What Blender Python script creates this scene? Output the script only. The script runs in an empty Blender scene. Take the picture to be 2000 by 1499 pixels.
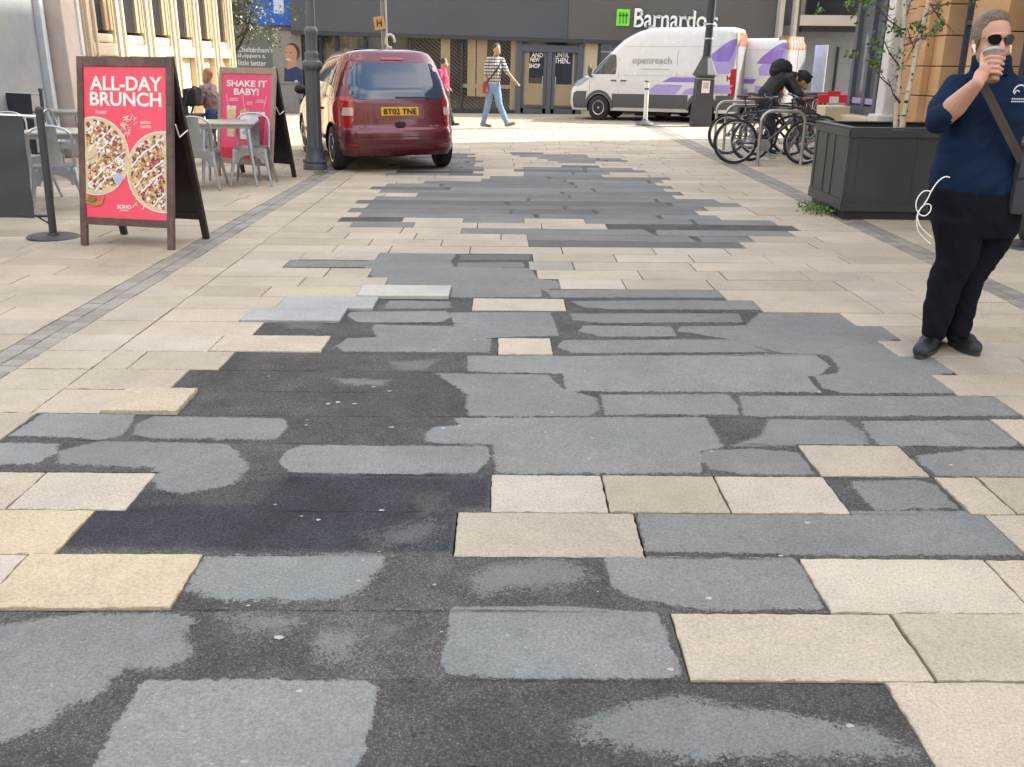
import bpy, bmesh, math, random
import numpy as np
from mathutils import Vector, Matrix, Euler
R = math.radians
rnd = random.Random(7)
S = bpy.context.scene
COL = S.collection

# ------------------------------------------------------------------ camera
CAM_H, PITCH, YAW, ROLL, FPX = 1.43, R(19.1), R(0.45), R(0.55), 1800.0
cam_d = bpy.data.cameras.new('camera')
cam = bpy.data.objects.new('camera', cam_d); COL.objects.link(cam)
CM = Matrix.Rotation(-YAW, 4, 'Z') @ Matrix.Rotation(math.pi/2 - PITCH, 4, 'X') @ Matrix.Rotation(ROLL, 4, 'Z')
cam.matrix_world = Matrix.Translation((0, 0, CAM_H)) @ CM
cam_d.sensor_width = 36.0; cam_d.lens = 36.0*FPX/2000.0
cam_d.clip_start = 0.05; cam_d.clip_end = 800
S.camera = cam

# ------------------------------------------------------------------ light
SUN_AZ, SUN_EL = R(17.0), R(38.0)          # azimuth measured from +X towards +Y
w = bpy.data.worlds.new('World'); S.world = w; w.use_nodes = True
nt = w.node_tree; nt.nodes.clear()
sky = nt.nodes.new('ShaderNodeTexSky'); sky.sky_type = 'NISHITA'; sky.sun_disc = False
sky.sun_elevation = SUN_EL; sky.sun_rotation = math.pi/2 - SUN_AZ
sky.air_density = 1.0; sky.dust_density = 2.5; sky.ozone_density = 0.6
bg = nt.nodes.new('ShaderNodeBackground'); bg.inputs['Strength'].default_value = 0.15
wo = nt.nodes.new('ShaderNodeOutputWorld')
hs = nt.nodes.new('ShaderNodeHueSaturation'); hs.inputs['Saturation'].default_value = 0.62
nt.links.new(sky.outputs[0], hs.inputs['Color'])
# broken white cloud in the sky itself (it shows as the reflections in glass and paint)
ctc = nt.nodes.new('ShaderNodeTexCoord'); cmp_ = nt.nodes.new('ShaderNodeMapping'); cmp_.inputs['Scale'].default_value = (1, 1, 2.2)
cno = nt.nodes.new('ShaderNodeTexNoise'); cno.inputs['Scale'].default_value = 3.2; cno.inputs['Detail'].default_value = 7; cno.inputs['Roughness'].default_value = 0.55
cmr = nt.nodes.new('ShaderNodeMapRange'); cmr.inputs[1].default_value = 0.47; cmr.inputs[2].default_value = 0.60
cmx = nt.nodes.new('ShaderNodeMix'); cmx.data_type = 'RGBA'; cmx.inputs[7].default_value = (6.2, 5.9, 5.5, 1)
nt.links.new(ctc.outputs['Generated'], cmp_.inputs[0]); nt.links.new(cmp_.outputs[0], cno.inputs['Vector']); nt.links.new(cno.outputs['Fac'], cmr.inputs[0])
nt.links.new(cmr.outputs[0], cmx.inputs[0]); nt.links.new(hs.outputs[0], cmx.inputs[6]); nt.links.new(cmx.outputs[2], bg.inputs[0]); nt.links.new(bg.outputs[0], wo.inputs[0])
sl = bpy.data.lights.new('sun', 'SUN'); sl.energy = 2.5; sl.angle = R(0.5); sl.color = (1, 0.94, 0.84)
sun = bpy.data.objects.new('sun', sl); COL.objects.link(sun)
sd = Vector((math.cos(SUN_EL)*math.cos(SUN_AZ), math.cos(SUN_EL)*math.sin(SUN_AZ), math.sin(SUN_EL)))
sun.rotation_euler = sd.to_track_quat('Z', 'Y').to_euler(); sun.location = sd*50
S.view_settings.view_transform = 'Standard'; S.view_settings.look = 'None'
S.view_settings.exposure = 1.92; S.view_settings.gamma = 1.0
S.cycles.max_bounces = 6; S.cycles.transparent_max_bounces = 12
S.cycles.caustics_reflective = False; S.cycles.caustics_refractive = False

# ------------------------------------------------------------------ pixel helpers (photo pixels, 2000 x 1499)
CM3 = CM.to_3x3(); ORG = Vector((0, 0, CAM_H))
def ray(px, py):
    return CM3 @ Vector(((px-1000)/FPX, -(py-749.5)/FPX, -1.0))
def gp(px, py, z=0.0):
    d = ray(px, py); return ORG + d*((z-CAM_H)/d.z)
def at(px, py, Y):
    d = ray(px, py); return ORG + d*(Y/d.y)
def zc(Y):                                     # pixels per metre at that distance, near eye level
    return FPX/(Y*math.cos(PITCH))

# ------------------------------------------------------------------ materials
MATS = {}
def lin(c):
    return tuple(((v/255.0+0.055)/1.055)**2.4 if v > 10 else v/255.0/12.92 for v in c)
def mat(name, col, rough=0.6, metal=0.0, var=0.12, vscale=6.0, bump=0.0, bscale=60.0, spec=0.5, coat=0.0,
        alpha=1.0, trans=0.0, emit=None, estr=0.0, col2=None, cscale=3.0, fine=0.0, fscale=200.0):
    if name in MATS: return MATS[name]
    m = bpy.data.materials.new(name); m.use_nodes = True; MATS[name] = m
    t = m.node_tree; N = t.nodes; L = t.links
    b = N['Principled BSDF']
    b.inputs['Roughness'].default_value = rough; b.inputs['Metallic'].default_value = metal
    b.inputs['Specular IOR Level'].default_value = spec; b.inputs['Coat Weight'].default_value = coat
    b.inputs['Coat Roughness'].default_value = 0.06
    b.inputs['Alpha'].default_value = alpha; b.inputs['Transmission Weight'].default_value = trans
    tc = N.new('ShaderNodeTexCoord')
    no = N.new('ShaderNodeTexNoise'); no.inputs['Scale'].default_value = vscale
    no.inputs['Detail'].default_value = 6; no.inputs['Roughness'].default_value = 0.6
    L.new(tc.outputs['Object'], no.inputs['Vector'])
    mr = N.new('ShaderNodeMapRange'); mr.inputs[1].default_value = 0.25; mr.inputs[2].default_value = 0.75
    mr.inputs[3].default_value = 1-var; mr.inputs[4].default_value = 1+var
    L.new(no.outputs['Fac'], mr.inputs[0])
    last = mr.outputs[0]
    if fine > 0:
        nf = N.new('ShaderNodeTexNoise'); nf.inputs['Scale'].default_value = fscale; nf.inputs['Detail'].default_value = 3
        L.new(tc.outputs['Object'], nf.inputs['Vector'])
        mf = N.new('ShaderNodeMapRange'); mf.inputs[1].default_value = 0.3; mf.inputs[2].default_value = 0.7
        mf.inputs[3].default_value = 1-fine; mf.inputs[4].default_value = 1+fine
        L.new(nf.outputs['Fac'], mf.inputs[0])
        mm = N.new('ShaderNodeMath'); mm.operation = 'MULTIPLY'; L.new(last, mm.inputs[0]); L.new(mf.outputs[0], mm.inputs[1]); last = mm.outputs[0]
    c1 = N.new('ShaderNodeRGB'); c1.outputs[0].default_value = (*col, 1)
    src = c1.outputs[0]
    if col2:
        n2 = N.new('ShaderNodeTexNoise'); n2.inputs['Scale'].default_value = cscale; n2.inputs['Detail'].default_value = 5
        L.new(tc.outputs['Object'], n2.inputs['Vector'])
        r2 = N.new('ShaderNodeMapRange'); r2.inputs[1].default_value = 0.42; r2.inputs[2].default_value = 0.62
        L.new(n2.outputs['Fac'], r2.inputs[0])
        mx = N.new('ShaderNodeMix'); mx.data_type = 'RGBA'; mx.inputs[7].default_value = (*col2, 1)
        L.new(r2.outputs[0], mx.inputs[0]); L.new(src, mx.inputs[6]); src = mx.outputs[2]
    vm = N.new('ShaderNodeVectorMath'); vm.operation = 'SCALE'
    L.new(src, vm.inputs[0]); L.new(last, vm.inputs['Scale']); L.new(vm.outputs[0], b.inputs['Base Color'])
    rr = N.new('ShaderNodeMapRange'); rr.inputs[3].default_value = max(0.0, rough-0.06); rr.inputs[4].default_value = min(1, rough+0.08)
    L.new(no.outputs['Fac'], rr.inputs[0]); L.new(rr.outputs[0], b.inputs['Roughness'])
    if bump > 0:
        nb = N.new('ShaderNodeTexNoise'); nb.inputs['Scale'].default_value = bscale; nb.inputs['Detail'].default_value = 4
        L.new(tc.outputs['Object'], nb.inputs['Vector'])
        bp = N.new('ShaderNodeBump'); bp.inputs['Strength'].default_value = bump; bp.inputs['Distance'].default_value = 0.01
        L.new(nb.outputs['Fac'], bp.inputs['Height']); L.new(bp.outputs[0], b.inputs['Normal'])
    if emit:
        b.inputs['Emission Color'].default_value = (*emit, 1); b.inputs['Emission Strength'].default_value = estr
    return m

# ------------------------------------------------------------------ object helpers
def tag(o, label=None, cat=None, group=None, kind=None):
    if label: o['label'] = label
    if cat: o['category'] = cat
    if group: o['group'] = group
    if kind: o['kind'] = kind
    return o
def thing(name, label, cat, loc=(0, 0, 0), rz=0.0, group=None, rot=None):
    o = bpy.data.objects.new(name, None); COL.objects.link(o)
    o.empty_display_size = 0.1
    o.location = loc; o.rotation_euler = rot if rot else (0, 0, rz)
    return tag(o, label, cat, group)
def kids(o): return [c for c in bpy.data.objects if c.parent == o]
def copy_tree(o, parent=None):
    c = o.copy(); COL.objects.link(c); c.parent = parent
    for ch in kids(o): copy_tree(ch, c)
    return c

class MB:
    def __init__(s): s.v = []; s.f = []; s.m = []; s.M = Matrix.Identity(4); s.cur = 0
    def add(s, vs, fs, mi=None):
        b = len(s.v); s.v += [tuple(s.M @ Vector(v)) for v in vs]
        s.f += [tuple(i+b for i in f) for f in fs]; s.m += [s.cur if mi is None else mi]*len(fs); return s
    def box(s, c, d, rot=None, ch=0.0, mi=None):
        x, y, z = d[0]/2, d[1]/2, d[2]/2
        vs = [Vector(p) for p in [(-x,-y,-z),(x,-y,-z),(x,y,-z),(-x,y,-z),(-x,-y,z),(x,-y,z),(x,y,z),(-x,y,z)]]
        fs = [(0,3,2,1),(4,5,6,7),(0,1,5,4),(1,2,6,5),(2,3,7,6),(3,0,4,7)]
        if ch > 0:
            bm = bmesh.new(); bv = [bm.verts.new(v) for v in vs]
            for f in fs: bm.faces.new([bv[i] for i in f])
            bmesh.ops.bevel(bm, geom=bm.edges[:], offset=min(ch, 0.45*min(d)), segments=2, affect='EDGES', profile=0.6)
            bm.verts.index_update(); vs = [v.co.copy() for v in bm.verts]; fs = [tuple(v.index for v in f.verts) for f in bm.faces]; bm.free()
        q = Matrix.Translation(c) @ (rot.to_matrix().to_4x4() if isinstance(rot, Euler) else (rot if rot is not None else Matrix.Identity(4)))
        return s.add([q @ v for v in vs], fs, mi)
    def tube(s, pts, r, n=8, caps=True, mi=None, flat=None, closed=False):
        pts = [Vector(p) for p in pts]; k = len(pts)
        rs = r if isinstance(r, (list, tuple)) else [r]*k
        vs = []; fs = []; prev = None
        for i, p in enumerate(pts):
            if closed: t = pts[(i+1) % k]-pts[i-1]
            else: t = (pts[min(i+1, k-1)]-pts[max(i-1, 0)])
            t.normalize()
            if prev is None:
                a = Vector((0, 0, 1)) if abs(t.z) < 0.9 else Vector((0, 1, 0))
                u = t.cross(a).normalized()
            else:
                u = (prev - t*prev.dot(t)).normalized()
            prev = u; v2 = t.cross(u)
            for j in range(n):
                a = 2*math.pi*j/n
                vs.append(p + (u*math.cos(a) + v2*math.sin(a)*(flat or 1))*rs[i])
        m = k if closed else k-1
        for i in range(m):
            for j in range(n):
                a = i*n+j; b = i*n+(j+1) % n; c = ((i+1) % k)*n+(j+1) % n; d = ((i+1) % k)*n+j
                fs.append((a, b, c, d))
        if caps and not closed:
            fs.append(tuple(range(n-1, -1, -1))); fs.append(tuple((k-1)*n+j for j in range(n)))
        return s.add(vs, fs, mi)
    def lathe(s, prof, n=24, c=(0, 0, 0), mi=None, flute=0, fd=0.0):
        vs = []; fs = []; c = Vector(c)
        for (r, z) in prof:
            for j in range(n):
                a = 2*math.pi*j/n
                rr = r*(1-(fd*(0.5+0.5*math.cos(a*flute)) if flute else 0))
                vs.append(c+Vector((rr*math.cos(a), rr*math.sin(a), z)))
        for i in range(len(prof)-1):
            for j in range(n):
                fs.append((i*n+j, i*n+(j+1) % n, (i+1)*n+(j+1) % n, (i+1)*n+j))
        fs.append(tuple(range(n-1, -1, -1))); fs.append(tuple((len(prof)-1)*n+j for j in range(n)))
        return s.add(vs, fs, mi)
    def ell(s, c, r, nu=16, nv=10, rot=None, mi=None):
        vs = []; fs = []; q = rot.to_matrix() if rot else Matrix.Identity(3); c = Vector(c)
        vs.append(c+q @ Vector((0, 0, -r[2])))
        for i in range(1, nv):
            a = -math.pi/2+math.pi*i/nv
            for j in range(nu):
                b = 2*math.pi*j/nu
                vs.append(c+q @ Vector((r[0]*math.cos(a)*math.cos(b), r[1]*math.cos(a)*math.sin(b), r[2]*math.sin(a))))
        vs.append(c+q @ Vector((0, 0, r[2]))); top = len(vs)-1
        for j in range(nu):
            fs.append((0, 1+(j+1) % nu, 1+j)); fs.append((top, top-nu+j, top-nu+(j+1) % nu))
        for i in range(nv-2):
            for j in range(nu):
                a = 1+i*nu
                fs.append((a+j, a+(j+1) % nu, a+nu+(j+1) % nu, a+nu+j))
        return s.add(vs, fs, mi)
    def cap(s, a, ra, b, rb, n=14, mi=None):
        a = Vector(a); b = Vector(b); d = b-a; L = d.length; t = d/L if L > 1e-6 else Vector((0, 0, 1))
        pts = []; rs = []
        for k in range(4):
            an = math.pi/2*(1-k/4.0); pts.append(a-t*ra*math.sin(an)); rs.append(max(ra*math.cos(an), ra*0.02))
        pts += [a, b]; rs += [ra, rb]
        for k in range(1, 5):
            an = math.pi/2*k/4.0; pts.append(b+t*rb*math.sin(an)); rs.append(max(rb*math.cos(an), rb*0.02))
        return s.tube(pts, rs, n, mi=mi)
    def prism(s, poly, a, b, axis='z', mi=None):
        n = len(poly)
        def P(p, h):
            return {'z': (p[0], p[1], h), 'y': (p[0], h, p[1]), 'x': (h, p[0], p[1])}[axis]
        vs = [P(p, a) for p in poly]+[P(p, b) for p in poly]
        fs = [tuple(range(n-1, -1, -1)), tuple(range(n, 2*n))]+[(i, (i+1) % n, n+(i+1) % n, n+i) for i in range(n)]
        return s.add(vs, fs, mi)
    def loft(s, rings, n=18, mi=None, pw=2.0):
        """rings: (centre, rx, ry[, zrot]) horizontal ellipses"""
        vs = []; fs = []
        for rg in rings:
            c = Vector(rg[0]); z = rg[3] if len(rg) > 3 else 0
            for j in range(n):
                a = 2*math.pi*j/n; ca, sa = math.cos(a), math.sin(a)
                x = math.copysign(abs(ca)**(2/pw), ca)*rg[1]; y = math.copysign(abs(sa)**(2/pw), sa)*rg[2]
                vs.append(c+Vector((x*math.cos(z)-y*math.sin(z), x*math.sin(z)+y*math.cos(z), 0)))
        for i in range(len(rings)-1):
            for j in range(n):
                fs.append((i*n+j, i*n+(j+1) % n, (i+1)*n+(j+1) % n, (i+1)*n+j))
        fs.append(tuple(range(n-1, -1, -1))); fs.append(tuple((len(rings)-1)*n+j for j in range(n)))
        return s.add(vs, fs, mi)
    def mesh(s, name, mats):
        me = bpy.data.meshes.new(name); me.from_pydata(s.v, [], s.f)
        for m in (mats if isinstance(mats, (list, tuple)) else [mats]): me.materials.append(m)
        me.polygons.foreach_set('material_index', s.m); me.update(); return me
    def build(s, name, mats, parent=None, smooth=False, angle=40, fix=True):
        me = s.mesh(name, mats)
        if fix:
            bm = bmesh.new(); bm.from_mesh(me); bmesh.ops.recalc_face_normals(bm, faces=bm.faces); bm.to_mesh(me); bm.free()
        if smooth:
            me.polygons.foreach_set('use_smooth', [True]*len(me.polygons))
            try: me.set_sharp_from_angle(angle=R(angle))
            except Exception: pass
        o = bpy.data.objects.new(name, me); COL.objects.link(o)
        if parent: o.parent = parent
        return o
    def blob(s, name, mats, parent=None, voxel=0.01, sm=4, post=None):
        """one continuous skin over all the pieces added so far"""
        me = s.mesh(name+'_raw', mats if not isinstance(mats, (list, tuple)) else mats[0])
        t = bpy.data.objects.new('tmp', me); COL.objects.link(t)
        md = t.modifiers.new('r', 'REMESH'); md.mode = 'VOXEL'; md.voxel_size = voxel; md.use_smooth_shade = True
        if sm:
            m2 = t.modifiers.new('s', 'SMOOTH'); m2.iterations = sm; m2.factor = 0.5
        dg = bpy.context.evaluated_depsgraph_get(); dg.update()
        nm = bpy.data.meshes.new_from_object(t.evaluated_get(dg)); nm.name = name
        bpy.data.objects.remove(t); bpy.data.meshes.remove(me)
        nm.materials.clear()
        for m in (mats if isinstance(mats, (list, tuple)) else [mats]): nm.materials.append(m)
        nm.polygons.foreach_set('use_smooth', [True]*len(nm.polygons))
        if post: post(nm)
        o = bpy.data.objects.new(name, nm); COL.objects.link(o)
        if parent: o.parent = parent
        return o

def folder(amp, fx, fz, sk=0.0, seed=0.0):
    from mathutils import noise
    def f(me):
        ns = [v.normal.copy() for v in me.vertices]
        for v, n in zip(me.vertices, ns):
            c = v.co; p = Vector((c.x*fx+seed, c.y*fx, (c.z+c.x*sk)*fz))
            d = noise.noise(p)+0.5*noise.noise(p*2.1+Vector((3, 1, 7)))
            v.co = c+n*(amp*(abs(d)*2-0.55))
    return f
def lettering(txt, m, parent, W=None, H=None, M=None, bold=0.0, ext=0.002, name='lettering', space=1.0, align='CENTER', shear=0.0, serif=False):
    """solid letters; local x to the right, y up, facing +z; then placed by matrix M"""
    cu = bpy.data.curves.new(name, 'FONT'); cu.body = txt; cu.size = 1; cu.extrude = 0; cu.offset = bold
    cu.align_x = align; cu.space_character = space; cu.shear = shear; cu.resolution_u = 4; cu.space_line = 0.9
    t = bpy.data.objects.new('tmp', cu); COL.objects.link(t)
    dg = bpy.context.evaluated_depsgraph_get(); dg.update()
    me = bpy.data.meshes.new_from_object(t.evaluated_get(dg)); bpy.data.objects.remove(t); bpy.data.curves.remove(cu)
    me.name = name
    xs = [v.co.x for v in me.vertices]; ys = [v.co.y for v in me.vertices]
    x0, x1, y0, y1 = min(xs), max(xs), min(ys), max(ys)
    sx = W/(x1-x0) if W else None; sy = H/(y1-y0) if H else None
    if sx is None: sx = sy
    if sy is None: sy = sx
    for v in me.vertices:
        v.co = Vector(((v.co.x-(x0+x1)/2)*sx, (v.co.y-(y0+y1)/2)*sy, ext))
    sf = []
    if serif:                                    # short feet and flags on the upright strokes
        Hh = (y1-y0)*sy
        for e in me.edges:
            a, c = me.vertices[e.vertices[0]].co, me.vertices[e.vertices[1]].co; L_ = abs(a.x-c.x)
            if abs(a.y-c.y) < 0.004*Hh and 0.07*Hh < L_ < 0.19*Hh: sf.append(((a.x+c.x)/2, a.y, L_))
    bm = bmesh.new(); bm.from_mesh(me)
    bmesh.ops.remove_doubles(bm, verts=bm.verts, dist=1e-5)
    if serif:
        lo = min(q[1] for q in sf); 
        for (cx_, cy_, L_) in sf:
            up = cy_ > lo+0.1*Hh; w0, w1 = L_*0.95, (L_*0.5 if up else L_*0.95); t_ = 0.04*Hh
            vs_ = [bm.verts.new((cx_-w0, cy_ if not up else cy_-t_, ext)), bm.verts.new((cx_+w1, cy_ if not up else cy_-t_, ext)), bm.verts.new((cx_+w1, cy_+(t_ if not up else 0), ext)), bm.verts.new((cx_-w0, cy_+(t_ if not up else 0), ext))]
            bm.faces.new(vs_)
    r = bmesh.ops.extrude_face_region(bm, geom=bm.faces[:])
    for v in [g for g in r['geom'] if isinstance(g, bmesh.types.BMVert)]: v.co.z -= ext
    bmesh.ops.recalc_face_normals(bm, faces=bm.faces)
    bm.to_mesh(me); bm.free()
    me.polygons.foreach_set('use_smooth', [False]*len(me.polygons))
    me.materials.clear(); me.materials.append(m)
    if M is not None: me.transform(M)
    o = bpy.data.objects.new(name, me); COL.objects.link(o)
    if parent: o.parent = parent
    return o
def face_y(loc):        # lettering plane facing -Y, x to the right, z up
    return Matrix.Translation(loc) @ Matrix.Rotation(math.pi/2, 4, 'X')
# ------------------------------------------------------------------ ground
def ground_mat_slab():
    m = bpy.data.materials.new('sandstone_slab'); m.use_nodes = True; t = m.node_tree; N = t.nodes; L = t.links
    b = N['Principled BSDF']; b.inputs['Roughness'].default_value = 0.72; b.inputs['Specular IOR Level'].default_value = 0.35
    at_ = N.new('ShaderNodeAttribute'); at_.attribute_name = 'tint'
    geo = N.new('ShaderNodeTexCoord')
    def noise(sc, det=4, ro=0.6):
        n = N.new('ShaderNodeTexNoise'); n.inputs['Scale'].default_value = sc; n.inputs['Detail'].default_value = det; n.inputs['Roughness'].default_value = ro
        L.new(geo.outputs['Object'], n.inputs['Vector']); return n.outputs['Fac']
    def rng(src, a, b_, c, d):
        r = N.new('ShaderNodeMapRange'); r.inputs[1].default_value = a; r.inputs[2].default_value = b_; r.inputs[3].default_value = c; r.inputs[4].default_value = d
        L.new(src, r.inputs[0]); return r.outputs[0]
    def mul(a, c):
        r = N.new('ShaderNodeMath'); r.operation = 'MULTIPLY'; L.new(a, r.inputs[0]); L.new(c, r.inputs[1]); return r.outputs[0]
    big = rng(noise(1.3, 5), 0.3, 0.7, 0.86, 1.13)
    med = rng(noise(9, 6, 0.7), 0.3, 0.7, 0.94, 1.06)
    grit = rng(noise(115, 4, 0.85), 0.33, 0.67, 0.72, 1.24)
    vo = N.new('ShaderNodeTexVoronoi'); vo.inputs['Scale'].default_value = 330; L.new(geo.outputs['Object'], vo.inputs['Vector'])
    spk = rng(vo.outputs['Distance'], 0.0, 0.30, 0.62, 1.0)
    sp2 = rng(noise(60, 2), 0.60, 0.72, 1.0, 0.80)
    f = mul(mul(mul(big, med), grit), mul(spk, sp2))
    # stains that pool here and there
    st = rng(noise(0.55, 6, 0.65), 0.50, 0.72, 0.0, 0.50)
    mx = N.new('ShaderNodeMix'); mx.data_type = 'RGBA'; mx.inputs[7].default_value = (0.28, 0.25, 0.205, 1)
    L.new(st, mx.inputs[0]); L.new(at_.outputs['Color'], mx.inputs[6])
    vm = N.new('ShaderNodeVectorMath'); vm.operation = 'SCALE'; L.new(mx.outputs[2], vm.inputs[0]); L.new(f, vm.inputs['Scale'])
    L.new(vm.outputs[0], b.inputs['Base Color'])
    bp = N.new('ShaderNodeBump'); bp.inputs['Strength'].default_value = 0.35; bp.inputs['Distance'].default_value = 0.002
    L.new(noise(170, 4, 0.8), bp.inputs['Height']); L.new(bp.outputs[0], b.inputs['Normal'])
    return m
def ground_mat_tar():
    m = bpy.data.materials.new('patched_tarmac'); m.use_nodes = True; t = m.node_tree; N = t.nodes; L = t.links
    b = N['Principled BSDF']; b.inputs['Roughness'].default_value = 0.8; b.inputs['Specular IOR Level'].default_value = 0.3
    geo = N.new('ShaderNodeTexCoord')
    def attr(n):
        a = N.new('ShaderNodeAttribute'); a.attribute_name = n; return a.outputs['Fac']
    def noise(sc, det=4, ro=0.6, off=0.0):
        n = N.new('ShaderNodeTexNoise'); n.inputs['Scale'].default_value = sc; n.inputs['Detail'].default_value = det; n.inputs['Roughness'].default_value = ro
        if off:
            mp = N.new('ShaderNodeMapping'); mp.inputs['Location'].default_value = (off, off, 0); L.new(geo.outputs['Object'], mp.inputs[0]); L.new(mp.outputs[0], n.inputs['Vector'])
        else: L.new(geo.outputs['Object'], n.inputs['Vector'])
        return n.outputs['Fac']
    def rng(src, a, b_, c, d):
        r = N.new('ShaderNodeMapRange')
        for i, v in ((1, a), (2, b_), (3, c), (4, d)):
            if isinstance(v, (int, float)): r.inputs[i].default_value = v
            else: L.new(v, r.inputs[i])
        L.new(src, r.inputs[0]); return r.outputs[0]
    def ma(op, a, c):
        r = N.new('ShaderNodeMath'); r.operation = op
        for i, v in enumerate((a, c)):
            if isinstance(v, (int, float)): r.inputs[i].default_value = v
            else: L.new(v, r.inputs[i])
        return r.outputs[0]
    wear = attr('wear'); soft = attr('soft'); tone = attr('tone'); base = attr('base')
    jag = ma('ADD', ma('MULTIPLY', ma('SUBTRACT', noise(24, 5, 0.7), 0.5), ma('ADD', ma('MULTIPLY', soft, 4.2), 0.028)), ma('MULTIPLY', ma('SUBTRACT', noise(130, 4, 0.75), 0.5), ma('ADD', ma('MULTIPLY', soft, 9.0), 0.006)))
    e = ma('ADD', ma('ADD', wear, jag), ma('MULTIPLY', ma('SUBTRACT', noise(9, 4, 0.6, 2.2), 0.5), 0.03)); e = ma('SUBTRACT', e, 0.005)
    ss = ma('ADD', ma('MULTIPLY', soft, 0.35), 0.001)
    mask = rng(e, ma('MULTIPLY', ss, -1.0), ss, 1.0, 0.0)
    # worn grey patches
    g = ma('MULTIPLY', rng(noise(2.2, 5, 0.6, 3.1), 0.3, 0.7, 0.88, 1.13), rng(noise(120, 4, 0.85), 0.3, 0.7, 0.60, 1.42))
    g = ma('MULTIPLY', g, ma('MULTIPLY', rng(noise(14, 5, 0.7, 1.7), 0.3, 0.7, 0.91, 1.08), rng(noise(75, 3, 0.7, 6.1), 0.62, 0.72, 1.0, 0.78)))
    vs = N.new('ShaderNodeTexVoronoi'); vs.inputs['Scale'].default_value = 120; L.new(geo.outputs['Object'], vs.inputs['Vector'])
    wn = N.new('ShaderNodeTexWhiteNoise'); L.new(vs.outputs['Position'], wn.inputs['Vector'])
    fleck = ma('MULTIPLY', rng(vs.outputs['Distance'], 0.10, 0.26, 1.0, 0.0), rng(wn.outputs['Value'], 0.90, 0.92, 0.0, 1.0))
    g = ma('MULTIPLY', g, ma('ADD', ma('MULTIPLY', fleck, 1.0), 1.0))
    gcol = N.new('ShaderNodeMix'); gcol.data_type = 'RGBA'; gcol.inputs[6].default_value = (0.170, 0.180, 0.177, 1); gcol.inputs[7].default_value = (0.183, 0.181, 0.174, 1)
    L.new(rng(noise(1.1, 4, 0.6, 9.7), 0.42, 0.6, 0, 1), gcol.inputs[0])
    gv = N.new('ShaderNodeVectorMath'); gv.operation = 'SCALE'; L.new(gcol.outputs[2], gv.inputs[0]); L.new(ma('MULTIPLY', g, tone), gv.inputs['Scale'])
    # coarse dark tarmac
    v1 = N.new('ShaderNodeTexVoronoi'); v1.inputs['Scale'].default_value = 165; L.new(geo.outputs['Object'], v1.inputs['Vector'])
    w1 = N.new('ShaderNodeTexWhiteNoise'); L.new(v1.outputs['Position'], w1.inputs['Vector'])
    stone = ma('MULTIPLY', rng(v1.outputs['Distance'], 0.15, 0.5, 1.3, 0.6), rng(w1.outputs['Value'], 0, 1, 0.65, 1.4))
    d = ma('MULTIPLY', stone, ma('MULTIPLY', rng(noise(5, 5, 0.65, 5.5), 0.3, 0.7, 0.72, 1.30), rng(noise(1.7, 4, 0.6, 8.8), 0.3, 0.7, 0.8, 1.25)))
    hot = ma('MULTIPLY', rng(w1.outputs['Value'], 0.975, 0.98, 0.0, 1.3), rng(v1.outputs['Distance'], 0.15, 0.35, 1.0, 0.0))
    d = ma('MULTIPLY', ma('ADD', d, hot), base)
    dcol = N.new('ShaderNodeMix'); dcol.data_type = 'RGBA'; dcol.inputs[6].default_value = (0.98, 0.95, 0.91, 1); dcol.inputs[7].default_value = (0.84, 0.95, 1.14, 1)
    L.new(rng(base, 0.045, 0.09, 1, 0), dcol.inputs[0])
    dv = N.new('ShaderNodeVectorMath'); dv.operation = 'SCALE'; L.new(dcol.outputs[2], dv.inputs[0]); L.new(d, dv.inputs['Scale'])
    mx = N.new('ShaderNodeMix'); mx.data_type = 'RGBA'; L.new(mask, mx.inputs[0]); L.new(dv.outputs[0], mx.inputs[6]); L.new(gv.outputs[0], mx.inputs[7])
    ln = attr('crease')
    lw = ma('ADD', 0.0035, ma('MULTIPLY', noise(7, 4, 0.6, 4.4), 0.007))
    lj = ma('ADD', ln, ma('ADD', ma('MULTIPLY', ma('SUBTRACT', noise(60, 3, 0.7), 0.5), 0.014), ma('MULTIPLY', ma('SUBTRACT', noise(5.5, 3, 0.6, 12.3), 0.44), 0.030)))
    lm = ma('MULTIPLY', rng(ma('SUBTRACT', lj, lw), -0.002, 0.002, 1.0, 0.0), rng(noise(3.3, 4, 0.7, 7.9), 0.42, 0.58, 0.0, 0.60))
    lm = ma('MULTIPLY', lm, rng(wear, -0.035, -0.02, 0.0, 1.0))
    lx_ = N.new('ShaderNodeVectorMath'); lx_.operation = 'SCALE'; L.new(mx.outputs[2], lx_.inputs[0]); L.new(ma('SUBTRACT', 1.0, lm), lx_.inputs['Scale'])
    L.new(lx_.outputs[0], b.inputs['Base Color'])
    hh = ma('ADD', ma('MULTIPLY', rng(v1.outputs['Distance'], 0.0, 0.6, 1, 0), ma('SUBTRACT', 1.0, ma('MULTIPLY', mask, 0.85))), ma('MULTIPLY', mask, 0.9))
    hh = ma('ADD', hh, ma('MULTIPLY', noise(210, 3, 0.8), 0.35)); hh = ma('SUBTRACT', hh, ma('MULTIPLY', lm, 1.5))
    bp = N.new('ShaderNodeBump'); bp.inputs['Strength'].default_value = 0.7; bp.inputs['Distance'].default_value = 0.004
    L.new(hh, bp.inputs['Height']); L.new(bp.outputs[0], b.inputs['Normal'])
    return m

K0, CW = 1.647, 0.30
def YK(k): return CW*(k-K0)
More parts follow.
